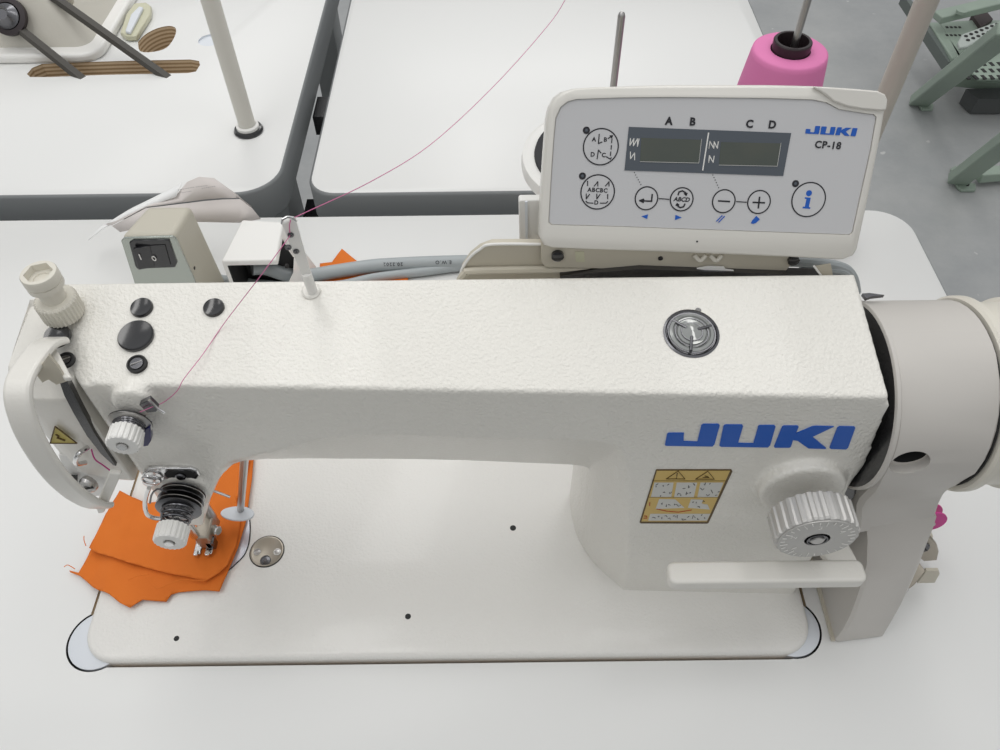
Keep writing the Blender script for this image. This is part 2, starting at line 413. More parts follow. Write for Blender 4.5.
# face plate at the left end
bm = B(); rr = []
cols = [(-243, 114, 213, 150), (-247, 100, 213, 148), (-248.5, 80, 212, 146), (-247, 67, 211, 143), (-242, 62, 211, 139), (-234, 60.5, 211, 136), (-222, 60, 211, 132), (-211, 60, 211, 130)]
for x, y, zt, zl in cols:
    rr.append([bm.verts.new(p) for p in ((x, min(y+8, 114), zt+4), (x, y, zt-4), (x, y, zl), (x, y+2, zl-2), (x, 117, zl), (x, 117, zt+9))])
for a, b in zip(rr, rr[1:]):
    for k in range(6): bm.faces.new((a[k], a[(k+1) % 6], b[(k+1) % 6], b[k]))
bm.faces.new(rr[0]); bm.faces.new(list(reversed(rr[-1])))
fp = part('face_plate', bm, 'paint', SM, bevel=1.2)
# dark slot between plate and casting (take-up lever slot)
q = [at(px, py, 'y', 57.8) for px, py in ((58, 377), (64, 395), (74, 414), (87, 436), (101, 454), (113, 465), (116, 466), (107, 453), (94, 433), (82, 411), (72, 391), (65, 377))]
bm = B(); ext(bm, q, (0, 3.5, 0)); part('lever_slot', bm, 'black', SM)
# triangular warning label
tri = V((0, -1, 0)); tu = V((.78, -.62, 0)).normalized()
o_ = V((-236, 72.6, 170))
cq = at(63, 433, 'y', 69)
def pfp(px, py, d=0): return onp(px, py, V((-231, 59.6, 150)), tri) + tri*d
bm = B(); ext(bm, [pfp(*p, 1.4) for p in ((51, 441), (56, 424), (78, 441))], -tri*.4); lb = part('warning_label', bm, 'yellowt', SM, flat=True)
bm = B()
ring = [(51, 441), (56, 424), (78, 441)]
for i in range(3): tube(bm, [pfp(*ring[i], 1.5), pfp(*ring[(i+1) % 3], 1.5)], .35, n=6)
tube(bm, [pfp(58, 435, 1.5), pfp(66, 438, 1.5)], .7, n=6); tube(bm, [pfp(57, 432, 1.5), pfp(60, 434, 1.5)], .6, n=6)
part('warning_symbol', bm, 'brown', lb, flat=True)
# hook, screws at bottom of the plate
bm = B(); tube(bm, [pfp(86, 461, 1), pfp(80, 456, 5), pfp(80, 448, 7), pfp(84, 443, 6), pfp(88, 446, 1)], 1.4, n=8, smooth=5); part('thread_hook', bm, 'chrome', SM)
bm = B(); tube(bm, [pfp(92, 448, 1), pfp(96, 456, 2), pfp(104, 462, 2), pfp(112, 468, 2)], .4, n=8, smooth=4); part('take_up_thread', bm, 'pinkdk', SM)
bm = B(); ext(bm, [at(*p, 'y', 61.5) for p in ((58, 455), (104, 455), (121, 472), (113, 488), (101, 496), (90, 497), (76, 487), (64, 472))], (0, 5, 0)); part('lower_plate', bm, 'white', SM, bevel=.6)
bm = B(); c_ = pfp(92, 478, 3); lathe(bm, [(5.2, 0), (5.2, 2.5), (4, 4), (0, 4)], c_, (-.3, -1, .3)); sc = part('screw', bm, 'steel', SM)
bm = B(); ext(bm, [c_ + V(p) for p in ((-4, -4.3, .2), (-3, -4.4, -.6), (4, -4.4, 1.6), (4, -4.4, 2.6))], (0, -.4, .1)); part('screw_slot', bm, 'dark', sc)
bm = B(); ext(bm, [pfp(*p, 2.5) for p in ((66, 474), (78, 474), (78, 483), (72, 484))], tri*-2); part('lower_notch', bm, 'dark', SM)
# finger guard: a broad band bent round the take-up lever
outer = [(84, 228), (74, 235.5), (62, 239), (50, 240.5), (42, 238), (36, 231), (31, 219), (28, 203), (27, 186), (28.5, 168), (32, 152), (36, 141), (39, 136.5)]
sp = smooth_path([V((0, a, b)) for a, b in outer], 4)
XL = [(-242.5, -228.5)]*len(sp)
bm = B(); rr = []
nsp = len(sp)
for i, p in enumerate(sp):
    d = (sp[min(i+1, nsp-1)] - sp[max(i-1, 0)]).normalized(); nrm = V((0, -d.z, d.y))     # inward / outward
    if nrm.dot(V((0, 75, 180)) - p) > 0: nrm = -nrm
    tt = i/(nsp-1); xl = -226.0 ; xr = -213.0
    q0 = V((xl, p.y, p.z)); q1 = V((xr, p.y, p.z)); th = 3.5
    rr.append([bm.verts.new(q) for q in (q0 + nrm*0 + V((1.2, 0, 0)), q1 + V((-1.2, 0, 0)), q1 - nrm*1.2, q1 - nrm*th, q0 - nrm*th, q0 - nrm*1.2)])
for a, b in zip(rr, rr[1:]):
    for k in range(6): bm.faces.new((a[k], a[(k+1) % 6], b[(k+1) % 6], b[k]))
bm.faces.new(rr[0]); bm.faces.new(list(reversed(rr[-1])))
# top flange that screws onto the head, and the lower return bar
pl = [at(*p, 'z', 230) for p in ((40, 340), (50, 340), (58, 352), (71, 377), (63, 378), (49, 352), (36, 356))]
ext(bm, pl, (0, 0, -3))
pl = [at(*p, 'y', 38) for p in ((95, 507), (109, 473), (121, 475), (104, 513), (98, 514))]
ext(bm, pl, (0, 3, 0))
part('finger_guard', bm, 'paint', SM, bevel=.8)
bm = B(); ext(bm, [pfp(*p, 2.2) for p in ((37, 370), (50, 352), (60, 364), (68, 378), (58, 381), (50, 376), (44, 379))], -tri*1.5); part('guard_bracket', bm, 'ivorydk', SM, label='greige torn-edged inner bracket')

# rubber plugs, screws and oil window on the top face
def ptop(px, py): return onp(px, py, V((0, 54.2, 218)), V((0, -12.3, 64)).normalized())
NT = V((0, -.189, .982))
def plug(px, py, r, name='rubber_plug'):
    c = ptop(px, py); bm = B()
    lathe(bm, [(r, -1), (r, .8), (r*.93, 1.5), (r*.8, 1.3), (r*.45, .9), (0, .8)], c, NT, n=36); return part(name, bm, 'black', SM, recalc=True)
plug(142, 308, 5.7); plug(136, 336, 8.9); plug(214, 308, 5.4); plug(57.5, 336, 6.6)
for px, py, r in ((137, 364, 4.9), (66, 360, 4.3)):
    c = ptop(px, py); bm = B(); lathe(bm, [(r, -1), (r, .7), (r-.8, .8), (r-.9, .2), (0, .2)], c, NT); hs = part('screw_socket', bm, 'dark', SM)
    bm = B(); lathe(bm, [(r-1.6, 0), (r-1.8, .8), (0, .9)], c, NT); part('screw', bm, 'darksteel', hs)
    bm = B(); tube(bm, [c + NT*1 + V((-r*.5, -r*.2, 0)), c + NT*1 + V((r*.5, r*.3, 0))], .35, n=6); part('screw_slot', bm, 'steel', hs)
c = ptop(851, 331); bm = B(); lathe(bm, [(1.9, -1), (1.9, .5), (0, .4)], c, NT, n=16); part('set_screw', bm, 'black', SM)
c = ptop(191, 391) 
c = ptop(691, 334)
bm = B(); lathe(bm, [(14, -1), (14, .9), (13, 1.3), (12.3, .6), (0, .5)], c, NT, n=48); ow = part('oil_window', bm, 'darksteel', SM)
bm = B(); lathe(bm, [(11.8, .3), (11, 1.8), (9.5, 2.2), (9, 1.4), (7.5, 1.2), (7, 2.0), (5, 2.2), (3, 3), (0, 3.2)], c, NT, n=48); part('window_dome', bm, 'clear', ow)
bm = B()
for a0 in (20, 140, 260):
    a = math.radians(a0); d = V((math.cos(a), math.sin(a), .147*math.sin(a)))
    tube(bm, [c + d*3 + NT*2.6, c + d*11 + NT*1.8], .8, n=8)
for rr_, hh in ((11.6, 1.2), (8.2, 1.6), (5.2, 2.2)):
    tube(bm, [c + V((math.cos(2*PI*k/32), math.sin(2*PI*k/32), .147*math.sin(2*PI*k/32)))*rr_ + NT*hh for k in range(32)], .35, n=6, closed=True)
part('window_rib', bm, 'darksteel', ow)
cc = ptop(698, 311); bm = B(); lathe(bm, [(1.5, -.5), (1.5, .8), (0, .8)], cc, NT, n=14); part('stop_pin', bm, 'black', ow)
# pressure adjusting screw (hexagon topped)
kc = V((-222.2, 101, 226))
bm = B(); lathe(bm, [(9.5, 0), (10.4, .8), (10.4, 11), (9.4, 12), (7, 12), (0, 12)], kc, n=128, ribs=32, depth=.55)
pk = part('pressure_screw', bm, 'ivory', SM, angle=30)
bm = B(); lathe(bm, [(6, 0), (6, 8.6), (8.6, 8.8), (8.6, 11.6), (7.2, 12), (7.2, 12.9), (0, 12.9)], kc + V((0, 0, 11.8))); part('screw_neck', bm, 'ivory', pk)
bm = B(); u_, v_, w_ = V((1, 0, 0)), V((0, 1, 0)), V((0, 0, 1)); n = 48; O = kc + V((0, 0, 23.8))
def hexr(a, r): 
    a = (a % (PI/3)) - PI/6; return r*math.cos(PI/6)/math.cos(a)
R0 = []; 
for (fn, h) in ((lambda a: 8.5, 0), (lambda a: 8.7, 1), (lambda a: 8.7, 5), (lambda a: 8.3, 5.6), (lambda a: hexr(a, 6.9), 5.6), (lambda a: hexr(a, 6.6), 1.8), (lambda a: 4.2, 1.6), (lambda a: 3.6, .6)):
    R0.append([bm.verts.new(O + V((math.cos(2*PI*k/n + .3)*fn(2*PI*k/n), math.sin(2*PI*k/n + .3)*fn(2*PI*k/n), h))) for k in range(n)])
for a, b in zip(R0, R0[1:]):
    for k in range(n): bm.faces.new((a[k], a[(k+1) % n], b[(k+1) % n], b[k]))
bm.faces.new(R0[0]); bm.faces.new(R0[-1]); part('hex_collar', bm, 'ivory', pk, recalc=False)
# thread guide post
g0 = ptop(313, 293); g1 = at(289, 222, 'y', 110)
bm = B(); lathe(bm, [(5, -1), (5, .9), (4, 1.6), (0, 1.6)], g0 + V((-1, 1, 0)), NT); gp = part('thread_guide_post', bm, 'cast', SM)
d = (g1 - g0).normalized(); sdv = V((1, .25, 0)).normalized(); bd = d.cross(sdv).normalized()
bm = B(); tube(bm, [g0, g0.lerp(g1, .3)], 2.6, n=14); 
wlo, whi = 2.4, 3.9
A0 = g0.lerp(g1, .22); ext(bm, [A0 - sdv*2.3 - bd*.8, A0 + sdv*2.3 - bd*.8, g1 + sdv*3.4 - bd*.8, g1 + sdv*1.5 + d*1.5 - bd*.8, g1 - sdv*3.4 - bd*.8], bd*1.6)
part('guide_blade', bm, 'white', gp, bevel=.3)
for (px, py, r) in ((290.5, 233.5, 1.5), (288, 246, 1.6), (296, 250, 1.5)):
    c = onp(px, py, g1, bd); c = c - bd*.9*(1 if bd.dot(CAM-g1) < 0 else -1)
    tow = bd if bd.dot(CAM - g1) > 0 else -bd
    bm = B(); lathe(bm, [(r, -.2), (r, .4), (r*.5, .5), (0, .1)], c, tow, n=18); part('eyelet', bm, 'darksteel', gp)
bm = B(); tube(bm, [g1 + sdv*3.2*math.cos(a) + d*3.2*math.sin(a) for a in [PI*k/8*2 for k in range(8)]], .7, n=8, closed=True); part('guide_ring', bm, 'chrome', gp)

# tension assemblies
def knob(bm, c, r, L, n=112, ribs=14, d=.6, top=1.0):
    lathe(bm, [(r*.96, -L), (r, -L+.4), (r, -1.2)], c, (0, -1, 0), n, ribs, d)
def tension(c, yk0, yk1, rk, disc, rd, base_y):
    cx, cz = c
    bm = B(); lathe(bm, [(rd*.55, 0), (rd*.55, base_y - disc + 1), (0, base_y - disc + 1)], (cx, base_y, cz), (0, -1, 0)); ta = part('tension_assembly', bm, 'darksteel', SM)
    for k, dy in enumerate((0, 2.2) if rd < 11 else (-9, -6, -3, 0, 2.2)):
        bm = B(); lathe(bm, [(3, -.5), (rd*.8, 0), (rd, .9 if k == 0 else -.6), (rd, 1.3 if k == 0 else -.2), (rd*.75, .8), (3, .4)], (cx, disc - dy, cz), (0, -1, 0), n=40); part('tension_disc', bm, 'steel' if k % 2 else 'darksteel', ta)
    bm = B(); pts = []
    L = disc - 3 - yk1
    for k in range(70):
        t_ = k/69; a = t_*2*PI*3.5; r = rd*.72 - t_*rd*.22
        pts.append((cx + r*math.cos(a), disc - 3 - L*t_, cz + r*math.sin(a)))
    tube(bm, pts, .75, n=7); part('spring', bm, 'darksteel', ta)
    bm = B(); cyl(bm, (cx, disc, cz), (0, -1, 0), 2.4, disc - yk0 + 1.2, 16); part('stud', bm, 'chrome', ta)
    Lk = yk1 - yk0
    bm = B(); lathe(bm, [(rk*.8, 0), (rk, .5), (rk, Lk - .8), (rk*.93, Lk), (rk*.4, Lk), (rk*.36, Lk - 2), (0, Lk - 2)], (cx, yk1, cz), (0, -1, 0), n=120, ribs=20, depth=.5); part('tension_knob', bm, 'white', ta, angle=25)
    return ta
ta1 = tension((-185.3, 198), 38.5, 48, 8.2, 53.5, 10.6, 60)
ta2 = tension((-181.3, 128.5), 21.5, 31.5, 8.9, 44, 12.6, 58)
# little thread clip with a pink thread by the small tension knob
q = [at(*p, 'y', 51) for p in ((139, 405), (149, 400), (158, 409), (156, 412), (147, 413))]
bm = B(); ext(bm, q, (0, 3, 0)); part('thread_clip', bm, 'darksteel', SM, bevel=.3)
bm = B(); tube(bm, [at(149, 400, 'y', 50.5), at(157, 408, 'y', 50), at(165, 413, 'y', 49)], .7, n=8); part('clip_wire', bm, 'chrome', SM)
bm = B(); ext(bm, [at(*p, 'y', 50) for p in ((145, 429), (150, 427), (151, 441), (148, 446), (143, 447))], (0, 4, 0)); part('lock_clip', bm, mat('navy_clip', (.02, .02, .10), .3), SM, bevel=.4)
# check spring loop and thread guide plate on the chin
yp = 56.3
oval = [at(*p, 'y', yp) for p in ((142, 475), (148, 469.5), (160, 468.5), (190, 468.5), (197, 471), (200, 475.5), (197, 479.5), (190, 480), (165, 479.5), (158, 486), (148, 488), (142, 484))]
bm = B(); ext(bm, oval, (0, 2.6, 0)); gpl = part('thread_guide_plate', bm, 'chrome', SM, bevel=.7)
oval2 = [at(*p, 'y', yp - .2) for p in ((164, 474), (168, 471.3), (190, 471.3), (196, 474), (195, 477.5), (188, 478), (168, 477.5))]
bm = B(); ext(bm, oval2, (0, .8, 0)); part('guide_slot', bm, 'dark', gpl)
q = at(181, 475.5, 'y', yp - .4); bm = B(); lathe(bm, [(2.8, 0), (2.8, 1.2), (2, 1.8), (0, 1.8)], q, (0, -1, .1)); part('screw', bm, 'darksteel', gpl)
q = at(152, 478, 'y', yp - .4); bm = B()
tube(bm, [q + V((5*math.cos(a), -1.2, 4*math.sin(a))) for a in [2*PI*k/20 for k in range(20)]], .7, n=8, closed=True); part('guide_eye', bm, 'chrome', gpl)
bm = B(); tube(bm, [at(*p, 'y', 47) for p in ((149, 488), (146, 497), (145, 505), (147, 514), (154, 518), (166, 519))], 1.25, n=10, smooth=5); part('wire_loop', bm, 'chrome', SM)
bm = B(); tube(bm, [at(*p, 'y', 46) for p in ((166, 492), (158, 489), (152, 494), (150, 503))], .55, n=8, smooth=5); part('check_spring', bm, 'darksteel', SM)
bm = B(); tube(bm, [at(214, 491, 'y', 62), at(230, 497, 'y', 60)], [.8, .8], n=8); part('thread_pin', bm, 'chrome', SM)
# presser bar, needle bar, presser foot
nx, ny = -209., 81.
bm = B(); cyl(bm, (nx+6, ny+10, 26), (0, 0, 1), 3.6, 75, 20); pb = part('presser_bar', bm, 'steel', SM)
bm = B(); cyl(bm, (nx, ny-6, 34), (0, 0, 1), 3.2, 70, 20); nb = part('needle_bar', bm, 'chrome', SM)
bm = B(); lathe(bm, [(.5, 0), (.7, 2), (.8, 26), (1.1, 28), (1.1, 36)], (nx, ny-6, 9), n=10); part('needle', bm, 'chrome', nb)
bm = B(); box(bm, nx-1, nx+9, ny-8, ny+13, 18, 34); ft = part('presser_foot', bm, 'brass', SM, bevel=1.2)
bm = B(); box(bm, nx-6, nx-1, ny-11, ny+12, 13.4, 15.8); box(bm, nx+2, nx+7, ny-11, ny+12, 13.4, 15.8); box(bm, nx-5, nx+6, ny-4, ny+10, 12, 19)
box(bm, nx-5, nx-2, ny-13, ny-9, 14, 18); box(bm, nx+3, nx+6, ny-13, ny-9, 14, 18); part('foot_sole', bm, 'chrome', ft, bevel=.6)
bm = B(); lathe(bm, [(3.4, 0), (3.4, 4), (2.8, 4.6), (0, 4.6)], (nx+9, ny+2, 27), (1, -.5, .2), n=20); part('foot_screw', bm, 'chrome', ft)
bm = B(); box(bm, nx+4, nx+10, ny-8, ny-2, 16, 26); part('foot_hinge', bm, 'darksteel', ft, bevel=.8)
# hand lifter: rod with flat oval finger rest
r0 = at(240.5, 510, 'z', 26); r1 = at(245, 452, 'z', 128)
bm = B(); tube(bm, [r1, r0], 2.5, n=16); hl = part('lifter_rod', bm, 'steel', SM)
ov = [at(240 + 19*math.cos(a)*(1 if math.cos(a) < 0 else .78), 514.5 + 7.2*math.sin(a), 'z', 25) for a in [2*PI*k/24 for k in range(24)]]
bm = B(); ext(bm, ov, (0, 0, 2)); part('finger_rest', bm, 'cushion', hl, bevel=.5)
# slide plate with arc edge, round plate and small screws in the bed
arc = [at(*p, 'z', 6) for p in ((247, 500), (250, 522), (249.5, 540), (245, 554), (236, 564), (224, 574), (205, 584))]
inn = [at(*p, 'z', 6) for p in ((232, 500), (236, 522), (235, 540), (230, 554), (222, 566), (210, 574), (200, 580))]
bm = B(); ext(bm, smooth_path(arc, 4) + list(reversed(smooth_path(inn, 4))), (0, 0, .5)); sp_ = part('slide_plate', bm, 'slide', bed)
bm = B(); tube(bm, [p + V((0, 0, .35)) for p in smooth_path(arc, 4)], .45, n=6); part('plate_gap', bm, 'dark', sp_)
c = at(267, 551.5, 'z', 6)
bm = B(); lathe(bm, [(12.3, -.5), (12.3, .25), (0, .25)], c, n=48); oc = part('round_plate', bm, 'dark', bed)
bm = B(); lathe(bm, [(11.6, 0), (11.6, .7), (10.8, .9), (10.2, .5), (0, .5)], c, n=48); part('plate_disc', bm, 'brass', oc)
for px, py, r in ((257.3, 552, 2.0), (277.3, 552, 2.0), (265.5, 560.5, 3.2)):
    q = at(px, py, 'z', 6.4); bm = B(); lathe(bm, [(r+.6, 0), (r+.6, .4), (r, .4), (r, .1), (r*.5, .3), (0, .3)], q, n=20); part('screw', bm, 'darksteel' if r > 3 else 'steel', oc)
for px, py, r in ((513, 528, 1.7), (408, 616.5, 1.5), (176.5, 638.5, 1.3)):
    q = at(px, py, 'z', 6); bm = B(); lathe(bm, [(r+.5, -.2), (r+.5, .12), (r, .15), (r, .05), (0, .05)], q, n=20); part('bed_screw', bm, 'dark', bed)

# blue maker lettering on the arm front
NF = V((-.037, -1, .033)).normalized()
PF0 = V((0, yf(0, 218), 218))
def pf(px, py, d=.0): return onp(px, py, PF0 + NF*d, NF)
def logo(px, py): return (640 + px/4.167, 400 + py/4.167)
L1 = [[(103, 181), (112, 137), (119, 131), (182, 131), (180, 166), (238, 168), (254, 100), (262, 94), (325, 94), (331, 99), (309, 178), (300, 187), (108, 184)],
      [(330, 184), (347, 102), (354, 97), (424, 97), (428, 102), (407, 173), (471, 175), (491, 104), (498, 99), (558, 99), (563, 104), (541, 181), (531, 191), (336, 188)],
      [(557, 188), (590, 106), (598, 101), (655, 101), (659, 105), (648, 133), (716, 104), (730, 102), (806, 104), (716, 147), (774, 194), (770, 197), (700, 195), (655, 163), (636, 160), (627, 188), (620, 192), (560, 192)],
      [(788, 193), (820, 110), (828, 104), (890, 105), (895, 109), (865, 192), (856, 199), (793, 197)]]
for ch in L1:
    bm = B(); ext(bm, [pf(*logo(*p), -.6) for p in ch], NF*1.15); part('letter', bm, 'blue', SM, flat=True, label='blue slanted letter printed on the arm')
# safety sticker
def st(x, y): return (630 + x/9.09, 455 + y/9.09)
bm = B(); ext(bm, [pf(*st(*p), -.6) for p in ((232, 128), (240, 120), (920, 120), (928, 138), (712, 604), (700, 612), (96, 610), (86, 600))], NF*.95); stk = part('safety_sticker', bm, 'brown', SM, flat=True, label='yellow safety sticker with warning pictograms')
bm = B(); ext(bm, [pf(*st(*p), .0) for p in ((244, 138), (908, 138), (698, 598), (104, 598))], NF*.5); part('sticker_face', bm, 'yellow', stk, flat=True)
def quad(pts, m, d=.55, th=.08, name='sticker_panel'):
    bm = B(); ext(bm, [pf(*st(*p), d) for p in pts], NF*th); return part(name, bm, m, stk, flat=True)
for p in ([(222, 250), (396, 250), (375, 380), (190, 380)], [(425, 250), (610, 250), (580, 384), (400, 384)], [(640, 250), (850, 250), (795, 384), (612, 384)],
          [(265, 400), (410, 402), (495, 480), (232, 490)], [(555, 402), (665, 406), (650, 440), (705, 450), (725, 495), (525, 478)],
          [(185, 534), (730, 534), (700, 596), (165, 596)]): quad(p, 'stickerw')
def lines(segs, w, m, name='pictogram', d=.66):
    bm = B()
    for s_ in segs: tube(bm, [pf(*st(*p), d) for p in s_], w, n=6)
    return part(name, bm, m, stk, flat=True)
lines([[(330, 218), (438, 146), (500, 218), (330, 218)], [(430, 165), (425, 195)], [(424, 206), (422, 212)]], .28, 'brown')
lines([[(596, 220), (708, 148), (766, 220), (596, 220)], [(660, 205), (720, 205)], [(680, 190), (710, 198)]], .28, 'brown')
rnd = random.Random(3)
for (x0, y0, x1, y1, n) in ((225, 260, 370, 370, 7), (430, 258, 585, 372, 7), (645, 258, 810, 372, 7), (275, 420, 460, 470, 5), (560, 415, 680, 480, 4), (200, 548, 700, 585, 14)):
    sg = []
    for k in range(n):
        x = x0 + (x1-x0)*((k+.5)/n); y = rnd.uniform(y0, y1)
        sg.append([(x + rnd.uniform(-22, 22), y + rnd.uniform(-12, 12)), (x, min(max(y + rnd.uniform(-25, 25), y0), y1)), (x + rnd.uniform(-22, 22), y)])
    lines(sg, .2, 'ink')
lines([[(180, 432), (178, 462)], [(122, 575), (155, 575), (150, 555), (128, 555)]], .3, 'red')
lines([[(240, 490), (330, 510), (440, 520), (560, 500)]], .3, 'red')
lines([[(200, 236), (870, 236)], [(172, 384), (800, 384)]], .14, 'brown')
q = pf(824, 470, 0); bm = B(); lathe(bm, [(1.9, -1), (1.9, .5), (1.2, .6), (.8, .1), (0, .1)], q, NF, n=16); part('arm_screw', bm, 'cast', SM)
# stitch length dial
dc = V((164.3, 0, 144)); bm = B()
lathe(bm, [(20.8, 0), (21.8, .6), (21.8, 15), (21.2, 16.2), (20.2, 16.6), (7, 16.6)], dc + V((0, 28, 0)), (0, -1, 0), n=144, ribs=24, depth=.9)
dl = part('stitch_dial', bm, 'silver', SM, angle=25, label='grey ribbed round dial with numbers')
bm = B(); lathe(bm, [(20.0, 0), (20.0, .5), (6.6, .5), (6.2, -3), (0, -3)], dc + V((0, 11.4, 0)), (0, -1, 0), n=64); part('dial_face', bm, 'silver', dl)
bm = B(); lathe(bm, [(5.4, 0), (5.4, 1.1), (4.9, 1.1), (4.9, .6), (0, .6)], dc + V((0, 11.6, 0)), (0, -1, 0), n=24); part('dial_socket', bm, 'darksteel', dl)
bm = B(); lathe(bm, [(3.6, 0), (3.6, 1.3), (3, 1.8), (0, 1.8)], dc + V((0, 11.6, 0)), (0, -1, 0), n=24); part('dial_screw', bm, 'steel', dl)
bm = B()
for k in range(30):
    a = math.radians(200 - k*12 + 70); u_ = V((math.cos(a), 0, math.sin(a))); L_ = 3.8 if k % 3 == 0 else 2.2
    tube(bm, [dc + V((0, 10.7, 0)) + u_*(18.8), dc + V((0, 10.7, 0)) + u_*(18.8-L_)], .28, n=5)
part('dial_mark', bm, 'white', dl, flat=True)
for s_, a in (('3', 100), ('2', 168), ('4', 40), ('1', 225)):
    a = math.radians(a); u_ = V((math.cos(a), 0, math.sin(a)))
    text(s_, 4.6, dc + V((0, 10.75, 0)) + u_*13.2, V((0,0,1)).cross(u_).cross(V((0,0,1))) if 0 else V((math.sin(a), 0, -math.cos(a))), u_, 'white', dl, 'dial_number')
# reverse feed lever
bm = B(); slab(bm, rrect(92, 201, 2.8, 16, 4, 5), 100.5, 110); rv = part('reverse_lever', bm, 'paint', SM, bevel=1.8, seg=3)
bm = B(); slab(bm, [(183, 14), (200, 12), (197, 26), (188, 44), (172, 46), (178, 28)], 103, 109); part('lever_arm', bm, 'paint', rv, bevel=1.5)

# belt cover / motor housing at the right end
def circ(z, zc=169, yc=86.5, R=52):
    return yc - math.sqrt(max(R*R - (z-zc)**2, 0))
rows = []
for z in (221, 220.4, 219, 216.5, 213, 208, 202, 195, 187, 178, 169):
    y = circ(z); yb = 173 - y; rows.append((z, 195, 246, y, y, yb))
rows += [(158, 197, 246.5, 35.5, 37.5, 140), (148, 199, 247.5, 37, 40, 140), (138, 200.5, 250, 39.5, 44, 140), (128, 202, 253, 42, 47.5, 140), (118, 204, 255.5, 43.3, 49.5, 140), (108, 207, 257, 42.5, 49, 140), (97, 209, 258, 39, 46, 140)]
bm = B(); rr = []
for z, xl, xr, yl, yr, yb in rows:
    rr.append([bm.verts.new(p) for p in ((xl, yl + (2.5 if z < 219 else .4), z), (xl + 2.5, yl, z), (xr - 2.0, yr, z), (xr, yr + (2 if z < 219 else .4), z), (xr, yb, z), (xl, yb, z))])
for a, b in zip(rr, rr[1:]):
    for k in range(6): bm.faces.new((a[k], a[(k+1) % 6], b[(k+1) % 6], b[k]))
bm.faces.new(rr[0]); bm.faces.new(list(reversed(rr[-1])))
bc = part('belt_cover', bm, 'cover', SM, angle=40, label='smooth greige cover around the drive wheel')
# pocket (grip slot), its shade painted on as dark inner walls
def slot(k, y): return [at(911.5 + 21*k*math.cos(a) - 2*math.sin(a), 467.5 + 8.2*k*math.sin(a) - 3*k*math.cos(a)*.8, 'y', y) for a in [2*PI*i/28 for i in range(28)]]
cb = B(); ext(cb, slot(1.0, 33), (0, 7, 0)); cu = cutter(cb, 'cover')
cb = B(); ext(cb, [p + V((0, 0, 2.2)) for p in slot(.84, 34)], (0, 40, 0)); cu2 = cutter(cb, 'dark'); do_cuts(bc, [cu, cu2])
bc.data.polygons.foreach_set('use_smooth', [True]*len(bc.data.polygons)); bc.data.set_sharp_from_angle(angle=math.radians(38))
bm = B(); ext(bm, [at(*p, 'y', 41.5) for p in ((917, 463), (930, 461), (925, 468))], (0, 1, 0)); part('slot_edge', bm, 'white', bc)
# leg
bm = B(); rr = []
for z, yl, yr, xl in ((100, 41, 47, 215), (92, 36, 43.5, 217), (78, 26, 39, 218.5), (64, 21, 34, 219), (51, 16.5, 30, 219), (36, 12, 26, 219), (20, 9, 23, 219), (4, 8.2, 20.2, 219), (1, 8.5, 20, 219)):
    k_ = max(0, min(1, (100 - z)/60)); ym = yr - 8*k_
    rr.append([bm.verts.new(p) for p in ((xl, yl+1.2, z), (xl+2, yl, z), (251.5 + 3*(1-k_), min(ym, yr-.2), z), (258, yr, z), (258, 130, z), (xl, 130, z))])
for a, b in zip(rr, rr[1:]):
    for k in range(6): bm.faces.new((a[k], a[(k+1) % 6], b[(k+1) % 6], b[k]))
bm.faces.new(rr[0]); bm.faces.new(list(reversed(rr[-1]))); part('cover_leg', bm, 'cover', bc, angle=40)
bm = B(); box(bm, 217, 219.2, 9, 126, .6, 3.0); part('leg_seal', bm, 'ivorydk', bc)
# black disc and plate painting the shade in the gap, inner ring
bm = B(); lathe(bm, [(51.0, 0), (51.0, 1.1), (0, 1.1)], (193.9, 86.5, 169), (1, 0, 0), n=64); part('gap_shade_disc', bm, 'black', SM)
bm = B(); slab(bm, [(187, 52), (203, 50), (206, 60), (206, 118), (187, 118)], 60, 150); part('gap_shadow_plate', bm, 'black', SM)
bm = B(); lathe(bm, [(51.6, -.6), (52.6, 0), (52.6, 1.8), (51.8, 2.4), (49.5, 2.4), (49.5, -.6)], (194.6, 86.5, 169), (1, 0, 0), n=72); part('cover_lip', bm, 'cover', bc)
# hand wheel
bm = B(); lathe(bm, [(30, 0), (53, 1), (54.2, 2.5), (54.2, 6), (50.5, 8), (50.5, 26), (53, 29), (53, 46), (49, 50), (20, 51), (0, 51)], (246.8, 86.5, 169), (1, 0, 0), n=96)
hw = part('hand_wheel', bm, 'ivory', SM, angle=30)
bm = B(); lathe(bm, [(16, 0), (16, 5), (13, 7), (0, 7)], (297, 86.5, 169), (1, 0, 0), n=32); part('wheel_hub', bm, 'cover', hw)
bm = B(); lathe(bm, [(50.3, 0), (51.0, 0), (51.0, .8), (50.3, .8)], (246.0, 86.5, 169), (1, 0, 0), n=72); part('wheel_gap', bm, 'dark', hw)
